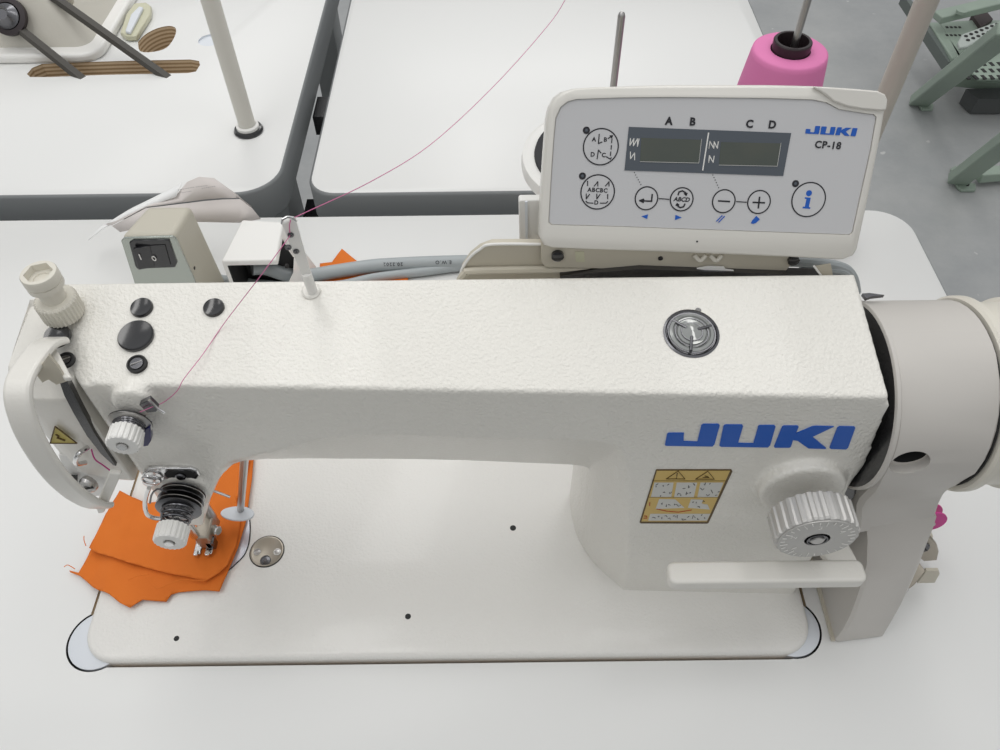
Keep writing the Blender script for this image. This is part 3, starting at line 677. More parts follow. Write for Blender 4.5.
# brackets, a painted shade strip and the cable bundle behind the arm
bm = B()
pl = [at(*p, 'y', 133) for p in ((460, 283), (462, 268), (470, 256), (480, 248), (492, 243.5), (560, 243), (700, 247), (700, 283))]
ext(bm, pl, (0, 4, 0)); rb = part('rear_bracket', bm, 'ivorydk', SM, bevel=.8)
bm = B(); tube(bm, [p + V((0, -1, 0)) for p in [at(*p, 'y', 133.5) for p in ((460, 279), (462, 268), (470, 256), (480, 248), (492, 243), (542, 243))]], .8, n=8, smooth=4); part('bracket_lip', bm, 'white', rb)
bm = B(); tube(bm, [at(*p, 'y', 131) for p in ((460, 280), (466, 273), (480, 270.5), (600, 269), (700, 272))], 2.2, n=8, smooth=4); part('bracket_fold', bm, 'ivorydk', rb)
bm = B(); ext(bm, [at(*p, 'y', 129) for p in ((541, 235), (541, 262), (545, 267.5), (770, 273), (786, 271), (798, 258), (798, 240))], (0, 2.5, 0)); mb = part('mounting_bracket', bm, 'ivorydk', SM, bevel=.5)
for px, py, r in ((557.5, 254.5, 3.3), (803-10, 259, 3.0)):
    bm = B(); lathe(bm, [(r, 0), (r, 2), (r*.6, 2.6), (0, 2.6)], at(px, py, 'y', 129), (0, -1, 0), n=20); part('bracket_screw', bm, 'black', mb)
bm = B(); lathe(bm, [(1.3, 0), (1.3, .6), (0, .6)], at(660.5, 258, 'y', 129), (0, -1, 0), n=14); part('bracket_hole', bm, 'dark', mb)
bm = B(); ext(bm, [at(*p, 'y', 128.6) for p in ((575, 252), (584, 252), (585, 262), (576, 262))], (0, .8, 0)); part('bracket_slot', bm, 'latch', mb)
for px in (700, 716):
    bm = B(); tube(bm, [at(px - 6, 255, 'y', 128.5), at(px, 260.5, 'y', 127.5), at(px + 6, 255, 'y', 128.5)], 1.2, n=8, smooth=4); part('cable_hook', bm, 'ivory', mb)
bm = B(); ext(bm, [at(*p, 'y', 126) for p in ((560, 276), (640, 269), (780, 274), (832, 275), (832, 281), (560, 281))], (0, 5, 0)); part('rear_shade_strip', bm, 'darksteel', SM)  # dark strip paints in the shading below the bracket
bm = B(); ext(bm, [at(*p, 'y', 127) for p in ((697, 269), (708, 267), (724, 267.5), (726, 270), (737, 271.5), (736, 273), (720, 272))], (0, 1, 0)); part('cable_tag', bm, 'paperw', SM)
for (pth, r) in ((((700, 262), (745, 266), (770, 274), (840, 277), (851, 283), (855, 290)), 2.6), (((755, 262), (800, 262), (838, 266), (852, 276), (856, 292)), 2.8), (((800, 270), (840, 270), (850, 280), (853, 288)), 2.4)):
    bm = B(); tube(bm, [at(*p, 'y', 133 + 3*r) for p in pth], r, n=10, smooth=6); part('sensor_cable', bm, 'cable', SM)
bm = B(); ext(bm, [at(*p, 'y', 124) for p in ((815, 267), (831, 264.5), (833, 276), (823, 278))], (0, 1, 0)); part('clip', bm, 'ivorydk', SM)
bm = B(); tube(bm, [at(814, 266, 'y', 123), at(823, 278, 'y', 123)], .6, n=6); part('clip_edge', bm, 'white', SM)
bm = B(); ext(bm, [at(*p, 'z', 214) for p in ((861, 296), (868, 295.5), (883, 297.5), (870, 299), (865, 301))], (0, 0, 2)); part('cover_tab', bm, 'darksteel', SM)

# ================================================================== CONTROL PANEL
R0_, U0_, K0_ = RM.col[0], RM.col[1], RM.col[2]
dn = (R0_*(-134) - U0_*2245 - K0_*787).normalized()
rt = (R0_ - U0_*.045 - K0_*.042); rt = (rt - dn*rt.dot(dn)).normalized()
up = -dn; PN = rt.cross(up).normalized()
PO = at(697, 258, 'y', 123)
def pp(px, py, d=0): return onp(px, py, PO + PN*d, PN)
CP = thing('control_panel', 'tilted ivory control panel with two displays above the machine arm', 'control panel', tuple(PO))
# rounded plastic shell
def shell(outline, d0, d1, inset):
    pts = [pp(*p) for p in outline]; c = sum(pts, V())/len(pts)
    L = []
    for ins, d in ((inset*1.6, d0), (inset*.3, d0 + 2.5), (0, d0 + 6), (0, d1 - 2.0), (.5, d1 - .8), (1.8, d1)):
        L.append([bm_.verts.new(q + (c - q).normalized()*ins + PN*d) for q in pts])
    for a, b in zip(L, L[1:]):
        n = len(a)
        for k in range(n): bm_.faces.new((a[k], a[(k+1) % n], b[(k+1) % n], b[k]))
    bm_.faces.new(L[0]); bm_.faces.new(list(reversed(L[-1])))
body = [(539.5, 237), (541, 205), (544, 160), (547, 120), (549.5, 108), (555, 98), (563, 92), (575, 88.5), (600, 87), (670, 85), (766, 85), (811, 86), (850, 88.3), (875, 90.5), (883, 94), (886.5, 99), (886, 110), (880, 145), (870, 195), (858, 250), (854, 256), (844, 260), (790, 257.5), (670, 252.5), (581, 249.5), (552, 248), (544, 245.5)]
bm_ = B(); shell(body, -20, 0, 3); sh = part('housing', bm_, 'panelbody', CP, angle=60)
fpl = [(548, 222), (550, 185), (553, 140), (555, 118), (560, 107), (567, 101.5), (576, 99), (620, 97.5), (670, 97), (766, 98), (812, 99.5), (826, 102.5), (838, 109), (866, 113.5), (873, 114.2), (875.6, 117), (870, 150), (860, 195), (852, 232), (849, 234.8), (800, 233), (700, 229.5), (620, 226.5), (551, 224.5)]
cb = B(); ext(cb, [pp(*p, -1.3) for p in fpl], PN*6); do_cuts(sh, [cutter(cb, 'panelbody')])
sh.data.polygons.foreach_set('use_smooth', [True]*len(sh.data.polygons)); sh.data.set_sharp_from_angle(angle=math.radians(50))
cx = sum(p[0] for p in fpl)/len(fpl); cy = sum(p[1] for p in fpl)/len(fpl)
bm = B(); ext(bm, [pp(cx + (x-cx)*.994, cy + (y-cy)*.99, -1.6) for x, y in fpl], PN*.9); fpn = part('membrane', bm, 'face', CP, flat=True, label='light grey membrane with printed keys')
DF = -.68
# corner cap
cap = [(811, 86.5), (850, 88.8), (876, 91), (883.5, 94.5), (886, 100), (884.6, 110), (878, 110.6), (860, 109), (846, 106.5), (832, 101.5), (823, 94)]
bm = B(); ext(bm, [pp(*p, -.5) for p in cap], PN*2.0); part('corner_cap', bm, 'panelbody', CP, bevel=.7)
def pext(name, pts, m, d, th, parent, **k):
    bm = B(); ext(bm, [pp(*p, d) for p in pts], PN*th); return part(name, bm, m, parent, flat=True, **k)
win = pext('display_window', [(628.8, 126.8), (791, 133), (783, 176), (624.4, 170.3)], 'slate', DF, .3, CP)
for name_pts in ([(641.3, 137.8), (701.2, 139.8), (698.4, 162.8), (640, 161.3)], [(720.8, 142), (780.8, 143.4), (777, 165.8), (719, 164.6)]):
    pext('screen', name_pts, 'lcd', DF+.3, .12, win, label='unlit greenish grey LCD')
def pline(segs, w, m, parent, name, d=DF+.1, h=.16, closed=False):
    """thin printed strokes of width w (mm) on the panel"""
    bm = B()
    for sg in segs:
        P = [pp(*p, d) for p in sg]
        for a, b in zip(P, P[1:]):
            t_ = (b - a); L = t_.length
            if L < 1e-6: continue
            t_.normalize(); s_ = PN.cross(t_)*w/2; a2 = a - t_*w*.35; b2 = b + t_*w*.35
            ext(bm, [a2 - s_, b2 - s_, b2 + s_, a2 + s_], PN*h)
    return part(name, bm, m, parent, flat=True, recalc=True)
pline([[(701.6, 139), (698.8, 163), (640, 161.6)], [(781, 143), (777.2, 166.2), (719, 165)]], .2, 'stickerw', win, 'screen_frame', DF+.4)
pline([[(708.5, 133), (702.7, 170)]], .6, 'white', win, 'divider_line', DF+.3)
def xy(ox, oy): return lambda x, y: (ox + x/6.25, oy + y/6.25)
A_ = xy(560, 110); C_ = xy(700, 110)
z1 = [[A_(*p) for p in s_] for s_ in ([(440, 178), (436, 222), (462, 178), (458, 224), (484, 180), (484, 228), (494, 180)], [(440, 262), (440, 305), (466, 268), (466, 312)])]
z2 = [[C_(*p) for p in s_] for s_ in ([(62, 195), (56, 240), (62, 197), (86, 240), (88, 197), (108, 240), (114, 198)], [(58, 285), (54, 328), (60, 287), (82, 328), (88, 288)])]
pline(z1 + z2, .42, 'white', win, 'stitch_symbol', DF+.3)
def key(px, py, rx, ry, name='key_button'):
    c = pp(px, py, DF); s_ = (pp(px+1, py, DF) - c).length
    bm = B(); lathe(bm, [(rx*s_*.95, 0), (rx*s_*.95, .14), (0, .16)], c, PN, n=40); kb = part(name, bm, 'face', CP, flat=True)
    bm = B(); ring_flat(bm, c, rt, up, rx*s_, rx*s_, .62, PN*.22); part('key_outline', bm, 'ink', kb, flat=True)
    return kb, c
def ptxt(s, px, py, h, m, parent, name='lettering', shear=0, bold=.1, sp=1.0, d=DF+.2):
    c = pp(px, py, d); sc = (pp(px+1, py, d) - c).length
    return text(s, h*sc*1.38, c, rt, up, m, parent, name, shear, bold, .06, sp)
k1, c1 = key(600.8, 146.8, 18.0, 18.5)
ptxt('A', 594, 139.5, 4.2, 'ink', k1); ptxt('B', 605.3, 139.8, 4.2, 'ink', k1); ptxt('D', 592.6, 154.6, 4.2, 'ink', k1); ptxt('C', 603.7, 155.2, 4.2, 'ink', k1)
pline([[A_(245, 152), A_(240, 210), A_(262, 200)], [A_(300, 178), A_(328, 162)], [A_(325, 180), A_(322, 205)], [A_(321, 222), A_(319, 245)], [A_(317, 262), A_(315, 285)], [A_(290, 292), A_(314, 307), A_(320, 298)], [A_(232, 305), A_(240, 250), A_(256, 268)], [A_(312, 162), A_(328, 160), A_(322, 174)]],   .5, 'ink', k1, 'key_symbol', DF+.14)
k2, c2 = key(597.6, 192, 17.3, 17.8)
ptxt('ABCBC', 597.6, 190.3, 4.1, 'ink', k2, sp=1.15); ptxt('D', 596.3, 202.7, 4.1, 'ink', k2)
pline([[A_(172, 445), A_(172, 472)], [A_(214, 475), A_(236, 448), A_(236, 475)], [A_(284, 475), A_(306, 448), A_(306, 475)], [A_(164, 525), A_(164, 555), A_(184, 527)], [A_(230, 525), A_(230, 555), A_(250, 527)], [A_(298, 527), A_(298, 555)], [A_(162, 570), A_(172, 580), A_(206, 582)], [A_(252, 582), A_(288, 582), A_(298, 572)]],   .5, 'ink', k2, 'key_symbol', DF+.14)
k3, _ = key(646.4, 198.3, 11.8, 12); pline([[A_(576, 528), A_(572, 570), A_(512, 567)], [A_(522, 558), A_(498, 566), A_(520, 576), A_(522, 560)]], .75, 'ink', k3, 'key_symbol', DF+.14)
k4, _ = key(681.6, 199.3, 11.9, 12); ptxt('ABCD', 681.6, 199.6, 4.3, 'ink', k4, shear=.2)
pline([[A_(738, 530), A_(744, 512), A_(765, 505), A_(782, 515), A_(786, 530)], [A_(778, 522), A_(788, 532), A_(793, 520)], [A_(780, 588), A_(772, 604), A_(752, 610), A_(738, 602), A_(732, 588)], [A_(727, 596), A_(732, 586), A_(741, 594)]], .72, 'ink', k4, 'key_symbol', DF+.14)
k5, _ = key(723.7, 201.2, 11.8, 12); pline([[C_(116, 568), C_(184, 572)]], .8, 'ink', k5, 'key_symbol', DF+.14)
k6, _ = key(758.9, 202, 11.8, 12); pline([[C_(332, 577), C_(402, 580)], [C_(372, 545), C_(364, 612)]], .8, 'ink', k6, 'key_symbol', DF+.14)
k7, _ = key(808.5, 199.6, 17.2, 17.6)
pext('key_symbol', [C_(*p) for p in ((655, 545), (692, 548), (680, 606), (690, 608), (688, 618), (640, 614), (642, 604), (655, 604), (665, 556), (654, 554))], 'blue', DF+.14, .12, k7)
bm = B(); cc = pp(*C_(681, 520), DF+.14); lathe(bm, [(1.5, 0), (1.5, .14), (0, .14)], cc, PN, n=20); part('key_symbol', bm, 'blue', k7, flat=True)
for px, py in ((586.4, 130.3), (582.4, 176), (795.5, 183.6)):
    bm = B(); lathe(bm, [(1.75, 0), (1.75, .16), (0, .16)], pp(px, py, DF), PN, n=24); ld = part('indicator_light', bm, 'ink', CP, flat=True)
    bm = B(); lathe(bm, [(.8, .1), (.7, .3), (0, .35)], pp(px, py, DF), PN, n=16); part('indicator_lens', bm, 'slate', ld, flat=True)
for s_, px, py in (('A', 669, 121.3), ('B', 692.5, 122), ('C', 749.6, 124.2), ('D', 772.3, 125)): ptxt(s_, px, py, 7.4, 'ink', CP, bold=.2)
ptxt('CP-18', 828, 145.4, 6.9, 'ink', CP, bold=.13, sp=1.12)
def lg2(x, y):     # the same lettering at panel size
    u_ = (x - 103)/(895-103); v_ = (y - 94)/(199-94)
    return (805.2 + u_*52.3 - v_*1.3*0, 125.6 + v_*9.2 + u_*1.6)
for ch in L1: pext('letter', [lg2(*p) for p in ch], 'blue', DF+.05, .15, CP)
pline([[A_(618, 553), A_(680, 558)], [C_(228, 572), C_(290, 576)]], .45, 'ink', CP, 'link_line')
bm = B()
for (x0, y0, x1, y1) in ((634.4, 172.6, 640.8, 184.4), (712.8, 175, 718.6, 187.6)):
    for k in range(6):
        t_ = k/5; lathe(bm, [(.27, 0), (.27, .12), (0, .12)], pp(x0 + (x1-x0)*t_, y0 + (y1-y0)*t_, DF+.02), PN, n=8)
part('dotted_line', bm, 'ink', CP, flat=True)
pext('arrow_mark', [C_(-352+508-156, 0)] and [A_(508, 665), A_(550, 652), A_(545, 681)], 'blue', DF+.05, .15, CP)
pext('arrow_mark', [A_(722, 655), A_(761, 672), A_(718, 688)], 'blue', DF+.05, .15, CP)
pline([[C_(103, 695), C_(138, 660)], [C_(117, 701), C_(153, 664)]], .5, 'blue', CP, 'slash_mark')
pext('pencil_mark', [C_(*p) for p in ((318, 708), (326, 690), (352, 662), (374, 682), (350, 706), (330, 712))], 'blue', DF+.05, .15, CP)
bm = B(); lathe(bm, [(.5, 0), (.5, .2), (0, .2)], pp(697, 241.5, 0), PN, n=10); part('microphone_hole', bm, 'ink', CP, flat=True)
# support arm down to the bracket
q0 = PO - PN*18 + rt*(-30) + up*6
bm = B(); box(bm, -60 + PO.x, 40 + PO.x, 140, 146, 190, 232); part('support_bracket', bm, 'ivorydk', CP, bevel=1)
# white hub housing left of the panel
bm = B()
pl = [at(*p, 'y', 150) for p in ((518.5, 202), (520, 200.5), (560, 200), (560, 262), (520, 262))]
ext(bm, pl, (0, 5, 0)); ph = part('connector_housing', bm, 'white', CP, bevel=1.5)
bm = B(); ext(bm, [at(*p, 'y', 149.2) for p in ((525, 202), (527.5, 202), (528.5, 262), (526, 262))], (0, 1, 0)); part('housing_groove', bm, 'cushion', ph)

# ================================================================== THREAD STAND + CONE
TS = thing('thread_stand', 'twin spool thread stand with beige pole behind the control panel', 'thread stand', (320, 402, 0))
bm = B(); cyl(bm, (320, 402, 0), (0, 0, 1), 8.6, 760, 32); part('pole', bm, 'pole', TS)
bm = B(); lathe(bm, [(24, 0), (24, 5), (12, 8), (12, 18), (8.8, 18), (8.8, 0)], (320, 402, .1)); part('pole_base', bm, 'black', TS)
bm = B(); box(bm, 76, 322, 396, 408, 60, 70)
for cx in (86, 213): box(bm, cx-6, cx+6, 344, 400, 61, 69)
part('cross_arm', bm, 'ivorydk', TS, bevel=1)
for cx in (86, 213):
    r_ = 67 if cx == 86 else 45
    bm = B(); lathe(bm, [(7, 68), (7, 126), (20, 126.2), (r_-4, 127), (r_-.5, 129), (r_, 133), (r_-1, 139), (r_-4, 140.5), (r_-9, 139), (0, 138.5)], (cx, 350, 0), n=64); sd = part('spool_rest', bm, 'white', TS)
    bm = B(); lathe(bm, [(r_-10, 138), (r_-11, 142), (0, 142.5)], (cx, 350, 0), n=56); part('foam_pad', bm, 'foam', sd)
    top = 255 if cx == 86 else 272
    bm = B(); lathe(bm, [(2.6, 126), (2.6, top-3), (2.0, top-1), (.8, top)], (cx - (2.5 if cx == 213 else 0), 350, 0), n=18); part('spool_pin', bm, 'steel', TS)
cc = V((208.8, 350, 0))
TC = thing('thread_cone', 'pink thread cone on the stand pin behind the panel', 'thread cone', (208.8, 350, 143))
bm = B(); lathe(bm, [(31, 143.2), (33.5, 145), (33, 160), (30, 195), (26.9, 221.5), (26.2, 225.2), (24.6, 226.2), (14, 226.2), (13.8, 224), (13.8, 144), (31, 143.2)][:-1], cc, n=72); part('thread_winding', bm, 'pink', TC, angle=60)
bm = B(); lathe(bm, [(16, 143), (13.2, 226), (13.4, 232.6), (12.8, 233.4), (11.0, 233.4), (10.6, 231), (10.4, 146), (0, 145.5)], cc, n=48); part('cone_core', bm, 'core', TC)

# loose thread
gx = onp(290.5, 233.5, g1, bd)
bm = B(); P = [at(300, 215, 'y', 118), at(370, 182, 'y', 175), at(430, 145, 'y', 230), at(490, 90, 'y', 285), at(540, 35, 'y', 330), at(565, 0, 'y', 350), at(590, -60, 'y', 365)]
P = smooth_path([gx + V((0, -1, .5)), g1 + V((1, -1, 1))] + P, 6)
tube(bm, P, .24, n=6)
P2 = smooth_path([gx + V((0, -1.5, 0)), at(262, 274, 'y', 92), ptop(226, 325) + NT*2.2, ptop(204, 357) + NT*2.2, ptop(186, 381) + NT*2.6, pf(177, 391, 2.6), pf(164, 402, 3), at(152, 407, 'y', 50.3), at(140, 412, 'y', 50)], 5)
tube(bm, P2, .22, n=6)
tag(part('sewing_thread', bm, mat('pink_filament', (.60, .16, .33), .5)), 'fine pink thread running from the guide post up past the panel', 'thread')

# ================================================================== SWITCH BOX, HOUSING, CABLES
SB = thing('switch_box', 'ivory box with black rocker switch behind the machine arm', 'switch box', (-282, 320, 0))
f = [(-306.5, 303, 0), (-262, 303, 0), (-259.5, 306.5, 99), (-303.5, 306.5, 99)]
bk = [(-296, 346, 0), (-250, 346, 0), (-254, 344.5, 99), (-291.5, 344.5, 99)]
bm = B(); a = [bm.verts.new(p) for p in f]; b = [bm.verts.new(p) for p in bk]
for k in range(4): bm.faces.new((a[k], a[(k+1) % 4], b[(k+1) % 4], b[k]))
bm.faces.new(a); bm.faces.new(list(reversed(b))); part('housing', bm, mat('greige_box_paint', (.52, .49, .41), .4), SB, bevel=5, seg=4)
def ps(px, py, d=0): return onp(px, py, V((-283, 303 - d, 0)), V((0, -1, .035)).normalized())
bm = B(); ext(bm, [ps(*p, .8) for p in ((121, 241), (124, 238), (172, 236.5), (176, 239), (194, 279), (198, 292), (138, 292), (135, 285))], (0, 2, 0)); pt_ = part('front_plate', bm, 'boxface', SB, bevel=.5)
bm = B(); ext(bm, [ps(*p, 2.2) for p in ((129, 243), (133, 240.5), (169, 240), (177, 263), (175, 267.5), (137, 269), (135, 266))], (0, 2, 0)); rk = part('rocker_frame', bm, 'black', SB, bevel=.5)
bm = B()
qa = [ps(*p, 3.2) for p in ((134, 247), (150, 246), (155, 267), (139.5, 267.5))]; qb = [ps(*p, 3.2) for p in ((150, 246), (165, 245.5), (170.5, 265), (155, 267))]
qa[0] += V((0, -3, 0)); qa[3] += V((0, -3, 0)); ext(bm, qa, (0, 2.5, 0)); ext(bm, qb, (0, 2.5, 0)); part('rocker', bm, 'black', rk, bevel=.3)
bm = B(); tube(bm, [ps(139, 254.5, 6.4), ps(141.2, 259.5, 6.2)], .45, n=8); part('on_mark', bm, 'white', rk)
oc_ = ps(154, 258.5, 4.2); bm = B(); tube(bm, [oc_ + V((1.4*math.cos(a), 0, 2.3*math.sin(a))) for a in [2*PI*k/20 for k in range(20)]], .4, n=8, closed=True); part('off_mark', bm, 'white', rk)
bm = B(); lathe(bm, [(1.6, 0), (1.6, .5), (0, .5)], at(194, 268, 'y', 315) + V((0, 0, 0)), (1, -.2, 0), n=12); part('box_screw', bm, 'black', SB)

CH = thing('cable_housing', 'white open ended cable housing beside the switch box', 'cable cover', (-200, 340, 0))
bm = B()
lo = [(-236, 317), (-180, 316), (-172, 372), (-232, 374)]; hi = [at(*p, 'z', 60) for p in ((221, 261), (276, 260), (283, 221.5), (242, 219.5))]
tops = [bm.verts.new(p) for p in hi]; bots = [bm.verts.new((x, y, 0)) for x, y in lo]
for k in range(4): bm.faces.new((bots[k], bots[(k+1) % 4], tops[(k+1) % 4], tops[k]))
bm.faces.new(tops); bm.faces.new(list(reversed(bots)))
hs_ = part('housing', bm, 'white', CH)
fy = hi[0].y
cb = B(); box(cb, -231, -185, fy - 8, fy + 34, -5, 54); do_cuts(hs_, [cutter(cb, 'dark')])
bv = hs_.modifiers.new('b', 'BEVEL'); bv.width = .0015; bv.segments = 3; bv.limit_method = 'ANGLE'; bv.angle_limit = math.radians(30)
bm = B(); lathe(bm, [(2.2, 0), (2.0, 1.2), (0, 1.6)], at(286.5, 266, 'y', 322), (1, -.6, .2), n=14); part('housing_screw', bm, 'dark', CH)

bm = B(); P = [at(252, 268, 'z', 26), at(266, 268, 'z', 22), at(287, 274.5, 'z', 14), at(310, 275.5, 'z', 9), at(336, 271.5, 'z', 7.5), at(370, 266.5, 'z', 7.5), at(397, 264.5, 'z', 7.5), at(430, 263, 'z', 7.5), at(470, 262, 'z', 8), at(540, 262, 'z', 8)]
tube(bm, P, 6.6, n=20, smooth=8)
gc = thing('mains_cable', 'thick grey cable with printed marks behind the arm', 'cable', tuple(P[4] - V((0, 0, 7))))
part('sheath', bm, 'cable', gc)
vw = lambda p: (CAM - p).normalized()
for s_, px, py, tx in (('20.2202', 394, 264.8, 0), ('E.W.O', 444, 262.8, 0)):
    C0 = at(px, py, 'z', 7.5); c = C0 + V((0, -.66, .75))*6.75
    rtv = V((-1, 0, .0)); upv = V((0, -.75, -.66))
    text(s_, 4.6, c, rtv, upv, 'ink', gc, 'cable_print', bold=.05, extrude=.05, spacing=1.25)
bm = B(); P = [at(188, 271, 'z', 30), at(196, 273.5, 'z', 22), at(233, 281, 'z', 8), at(300, 287, 'z', 4.5), at(340, 285, 'z', 4.5), at(375, 277.5, 'z', 4.5), at(420, 272, 'z', 4.5), at(470, 266, 'z', 4.5), at(540, 263, 'z', 4)]
tube(bm, P, 4.3, n=16, smooth=8)
tag(part('switch_cable', bm, 'cable'), 'thinner grey cable leaving the switch box, below the thick cable', 'cable')

# ================================================================== CLOTH
def cloth(name, label, outline, z, th=.9, wav=1.2, seed=0, hang=None, step=3.0, group=None, sc=28, bumpz=None):
    P = [at(*p, 'z', z) for p in outline]; poly = [(p.x, p.y) for p in P]
    bm = B(); f = bm.faces.new([bm.verts.new((x, y, 0)) for x, y in poly])
    bmesh.ops.triangulate(bm, faces=[f])
    x0 = min(p[0] for p in poly); x1 = max(p[0] for p in poly); y0 = min(p[1] for p in poly); y1 = max(p[1] for p in poly)
    for ax, lo, hi in ((0, x0, x1), (1, y0, y1)):
        k = lo + step
        while k < hi:
            co = V((k, 0, 0)) if ax == 0 else V((0, k, 0)); no = V((1, 0, 0)) if ax == 0 else V((0, 1, 0))
            bmesh.ops.bisect_plane(bm, geom=bm.verts[:] + bm.edges[:] + bm.faces[:], plane_co=co, plane_no=no); k += step
    for v in bm.verts:
        x, y = v.co.x, v.co.y; h = noise.noise(V((x/sc, y/sc, seed*7.3))) * wav + noise.noise(V((x/9, y/9, seed+3))) * wav*.25
        v.co.z = z + h + (hang(x, y) if hang else 0)
    o = part(name, bm, 'orange', None, angle=180)
    s_ = o.modifiers.new('s', 'SOLIDIFY'); s_.thickness = th*S; s_.offset = 0
    return tag(o, label, 'cloth', group)
def hg(x, y):    # falls off the bed's left edge and front onto the table
    d = max(0, -272 - x); return -min(d*.45, 6.5)
lower = [(65.5, 566.5), (75, 569), (80, 561), (86, 549), (104, 518), (118, 492), (132, 500), (146, 505), (175, 500), (205, 475), (222, 460), (240, 455), (254, 455), (252, 480), (246, 522), (238, 548), (229, 569), (219.5, 591.5), (204, 590.5), (187, 591.5), (178, 592), (171, 594.5), (166, 601.5), (155, 601), (143, 600), (136, 604), (130, 608), (120, 603), (109, 594), (97, 589), (91, 585), (82, 577), (76, 572), (66, 568)]
cloth('fabric_swatch', 'larger orange cloth layer lying under the other at the needle', lower, 8.6, hang=hg, seed=1, wav=1.8, group=None)
upper = [(86.5, 545), (92, 535), (104, 512), (118, 488), (132, 497), (147, 503), (175, 497), (203, 474), (222, 459), (240, 458), (250, 458), (243, 478), (236, 500), (240, 520), (236, 545), (228, 565), (219, 573), (205.5, 581), (190, 577), (170, 573), (150, 568), (128, 562), (108, 555), (93, 549)]
cloth('fabric_swatch', 'orange cloth with frayed front edge lying on top, under the presser foot', upper, 12.2, hang=lambda x, y: hg(x, y)*.6, seed=2, wav=3.0, sc=26)
cloth('fabric_scrap', 'orange cloth scrap poking out under the grey cables behind the arm', [(320, 264), (332, 262.5), (338, 254), (342, 249), (348, 254), (357, 261.5), (380, 270), (408, 277), (408, 300), (320, 300)], 1.6, wav=.8, seed=4)
for pth, lb_ in ((((86, 546), (84, 540), (84, 536)), 'tiny frayed orange yarn end at the left corner of the top cloth'), (((205, 581), (180, 580), (160, 588), (154, 586)), 'long frayed orange yarn lying across the cloth front, the longer of two'),
        (((150, 574), (138, 576), (128, 580)), 'short frayed orange yarn lying left of the long one on the cloth'), (((75, 569), (68, 565), (64, 567)), 'curled orange yarn end at the far left tip of the lower cloth')):
    bm = B(); tube(bm, [at(*p, 'z', 14.2) for p in pth], .3, n=5, smooth=4)
    tag(part('loose_yarn', bm, 'orange', None), lb_, 'yarn', 'frayed yarn ends of the orange cloth')

# ================================================================== PAPER behind the switch box
PP = thing('paper_leaflet', 'curled thin paper leaflet behind the switch box', 'paper', (-260, 400, 0))
def sheet(name, grid, m, th=.5):
    bm = B(); vs = [[bm.verts.new(p) for p in row] for row in grid]
    for i in range(len(vs)-1):
        for j in range(len(vs[0])-1): bm.faces.new((vs[i][j], vs[i][j+1], vs[i+1][j+1], vs[i+1][j]))
    o = part(name, bm, m, PP, angle=180); s_ = o.modifiers.new('s', 'SOLIDIFY'); s_.thickness = th*S; return o
bot = [at(*p, 'y', 372) for p in ((120, 232), (150, 225), (185, 222), (204, 222), (222, 222.5), (239, 222.7), (261, 219))]
mid = [at(*p, 'y', 384) for p in ((112, 226), (146, 208), (184, 203.5), (204, 201), (222, 199.5), (240, 199), (252, 208))]
mid2 = [p + V((0, .8, .9)) for p in mid]
hi = [at(*p, 'y', 396) for p in ((106, 224), (150, 204), (175.5, 196), (187, 182), (199, 176.7), (214, 178), (238, 195))]
sheet('leaflet_sheet', [bot, mid], 'paper')
sheet('leaflet_sheet', [mid2, [a.lerp(b, .5) + V((0, -2, 1)) for a, b in zip(mid2, hi)], hi], 'paper')
wl = [at(*p, 'y', 390) for p in ((88, 240), (100, 231), (104, 228), (125, 216), (150, 205.5), (172, 198), (176, 196))]
wh = [at(*p, 'y', 398) for p in ((92, 236.5), (101, 226), (108, 222.5), (128, 210), (150, 199), (172, 188), (182, 182))]
sheet('curled_edge', [smooth_path(wl, 3), smooth_path(wh, 3)], 'paperw')
o3 = at(210, 187, 'y', 391)
bm = B()
for (x0, y0, x1, y1) in ((178, 190, 195, 187), (196, 187, 208, 185.5), (202, 188.5, 216, 186), (180, 193, 192, 191)):
    a = at(x0, y0, 'y', 386); b = at(x1, y1, 'y', 386)
    n = 7
    for k in range(n): tube(bm, [a.lerp(b, k/n), a.lerp(b, (k+.6)/n)], .25, n=4)
part('small_print', bm, mat('faded_print', (.28, .26, .27), .7), PP, flat=True)

# ================================================================== BOBBIN WINDER on the right
BW = thing('bobbin_winder', 'small nickel bobbin winder on the table right of the cover leg', 'bobbin winder', (275, 60, 0))
q = [at(*p, 'y', 62) for p in ((917, 549), (918, 542), (924, 537), (931, 538), (937, 545), (939, 552), (937, 560.5), (924, 561.5), (919, 558))]
bm = B(); ext(bm, q, (0, 3, 0)); part('winder_plate', bm, 'brass', BW, bevel=.7)
bm = B(); c = at(923, 546, 'y', 62); lathe(bm, [(4, 0), (4, 1.6), (3.2, 2.4), (0, 2.4)], c, (0, -1, .3), n=24); ws = part('screw', bm, 'darksteel', BW)
bm = B(); tube(bm, [c + V((-2.5, -2.5, 3)), c + V((2.5, -2.6, -1.5))], .5, n=6); part('screw_slot', bm, 'dark', ws)
q = [at(*p, 'z', 32) for p in ((919, 562), (926, 571), (915, 584), (906, 591), (903, 588), (905, 577), (912, 568))]
bm = B(); ext(bm, q, (0, 0, -2.5)); part('winder_lever', bm, 'brass', BW, bevel=.5)
q = [at(*p, 'y', 44) for p in ((926, 571), (939, 571), (940, 574), (935, 583), (917, 583.5))]
bm = B(); ext(bm, q, (0, 2.5, 0)); part('lever_tab', bm, 'ivorydk', BW, bevel=.5)
bm = B(); tube(bm, [at(902, 590, 'z', 30), at(898, 601, 'z', 6)], 2.0, n=10); lathe(bm, [(2.6, 0), (2.6, 3), (0, 3)], at(903, 590, 'z', 31), n=12); part('winder_pin', bm, 'steel', BW)
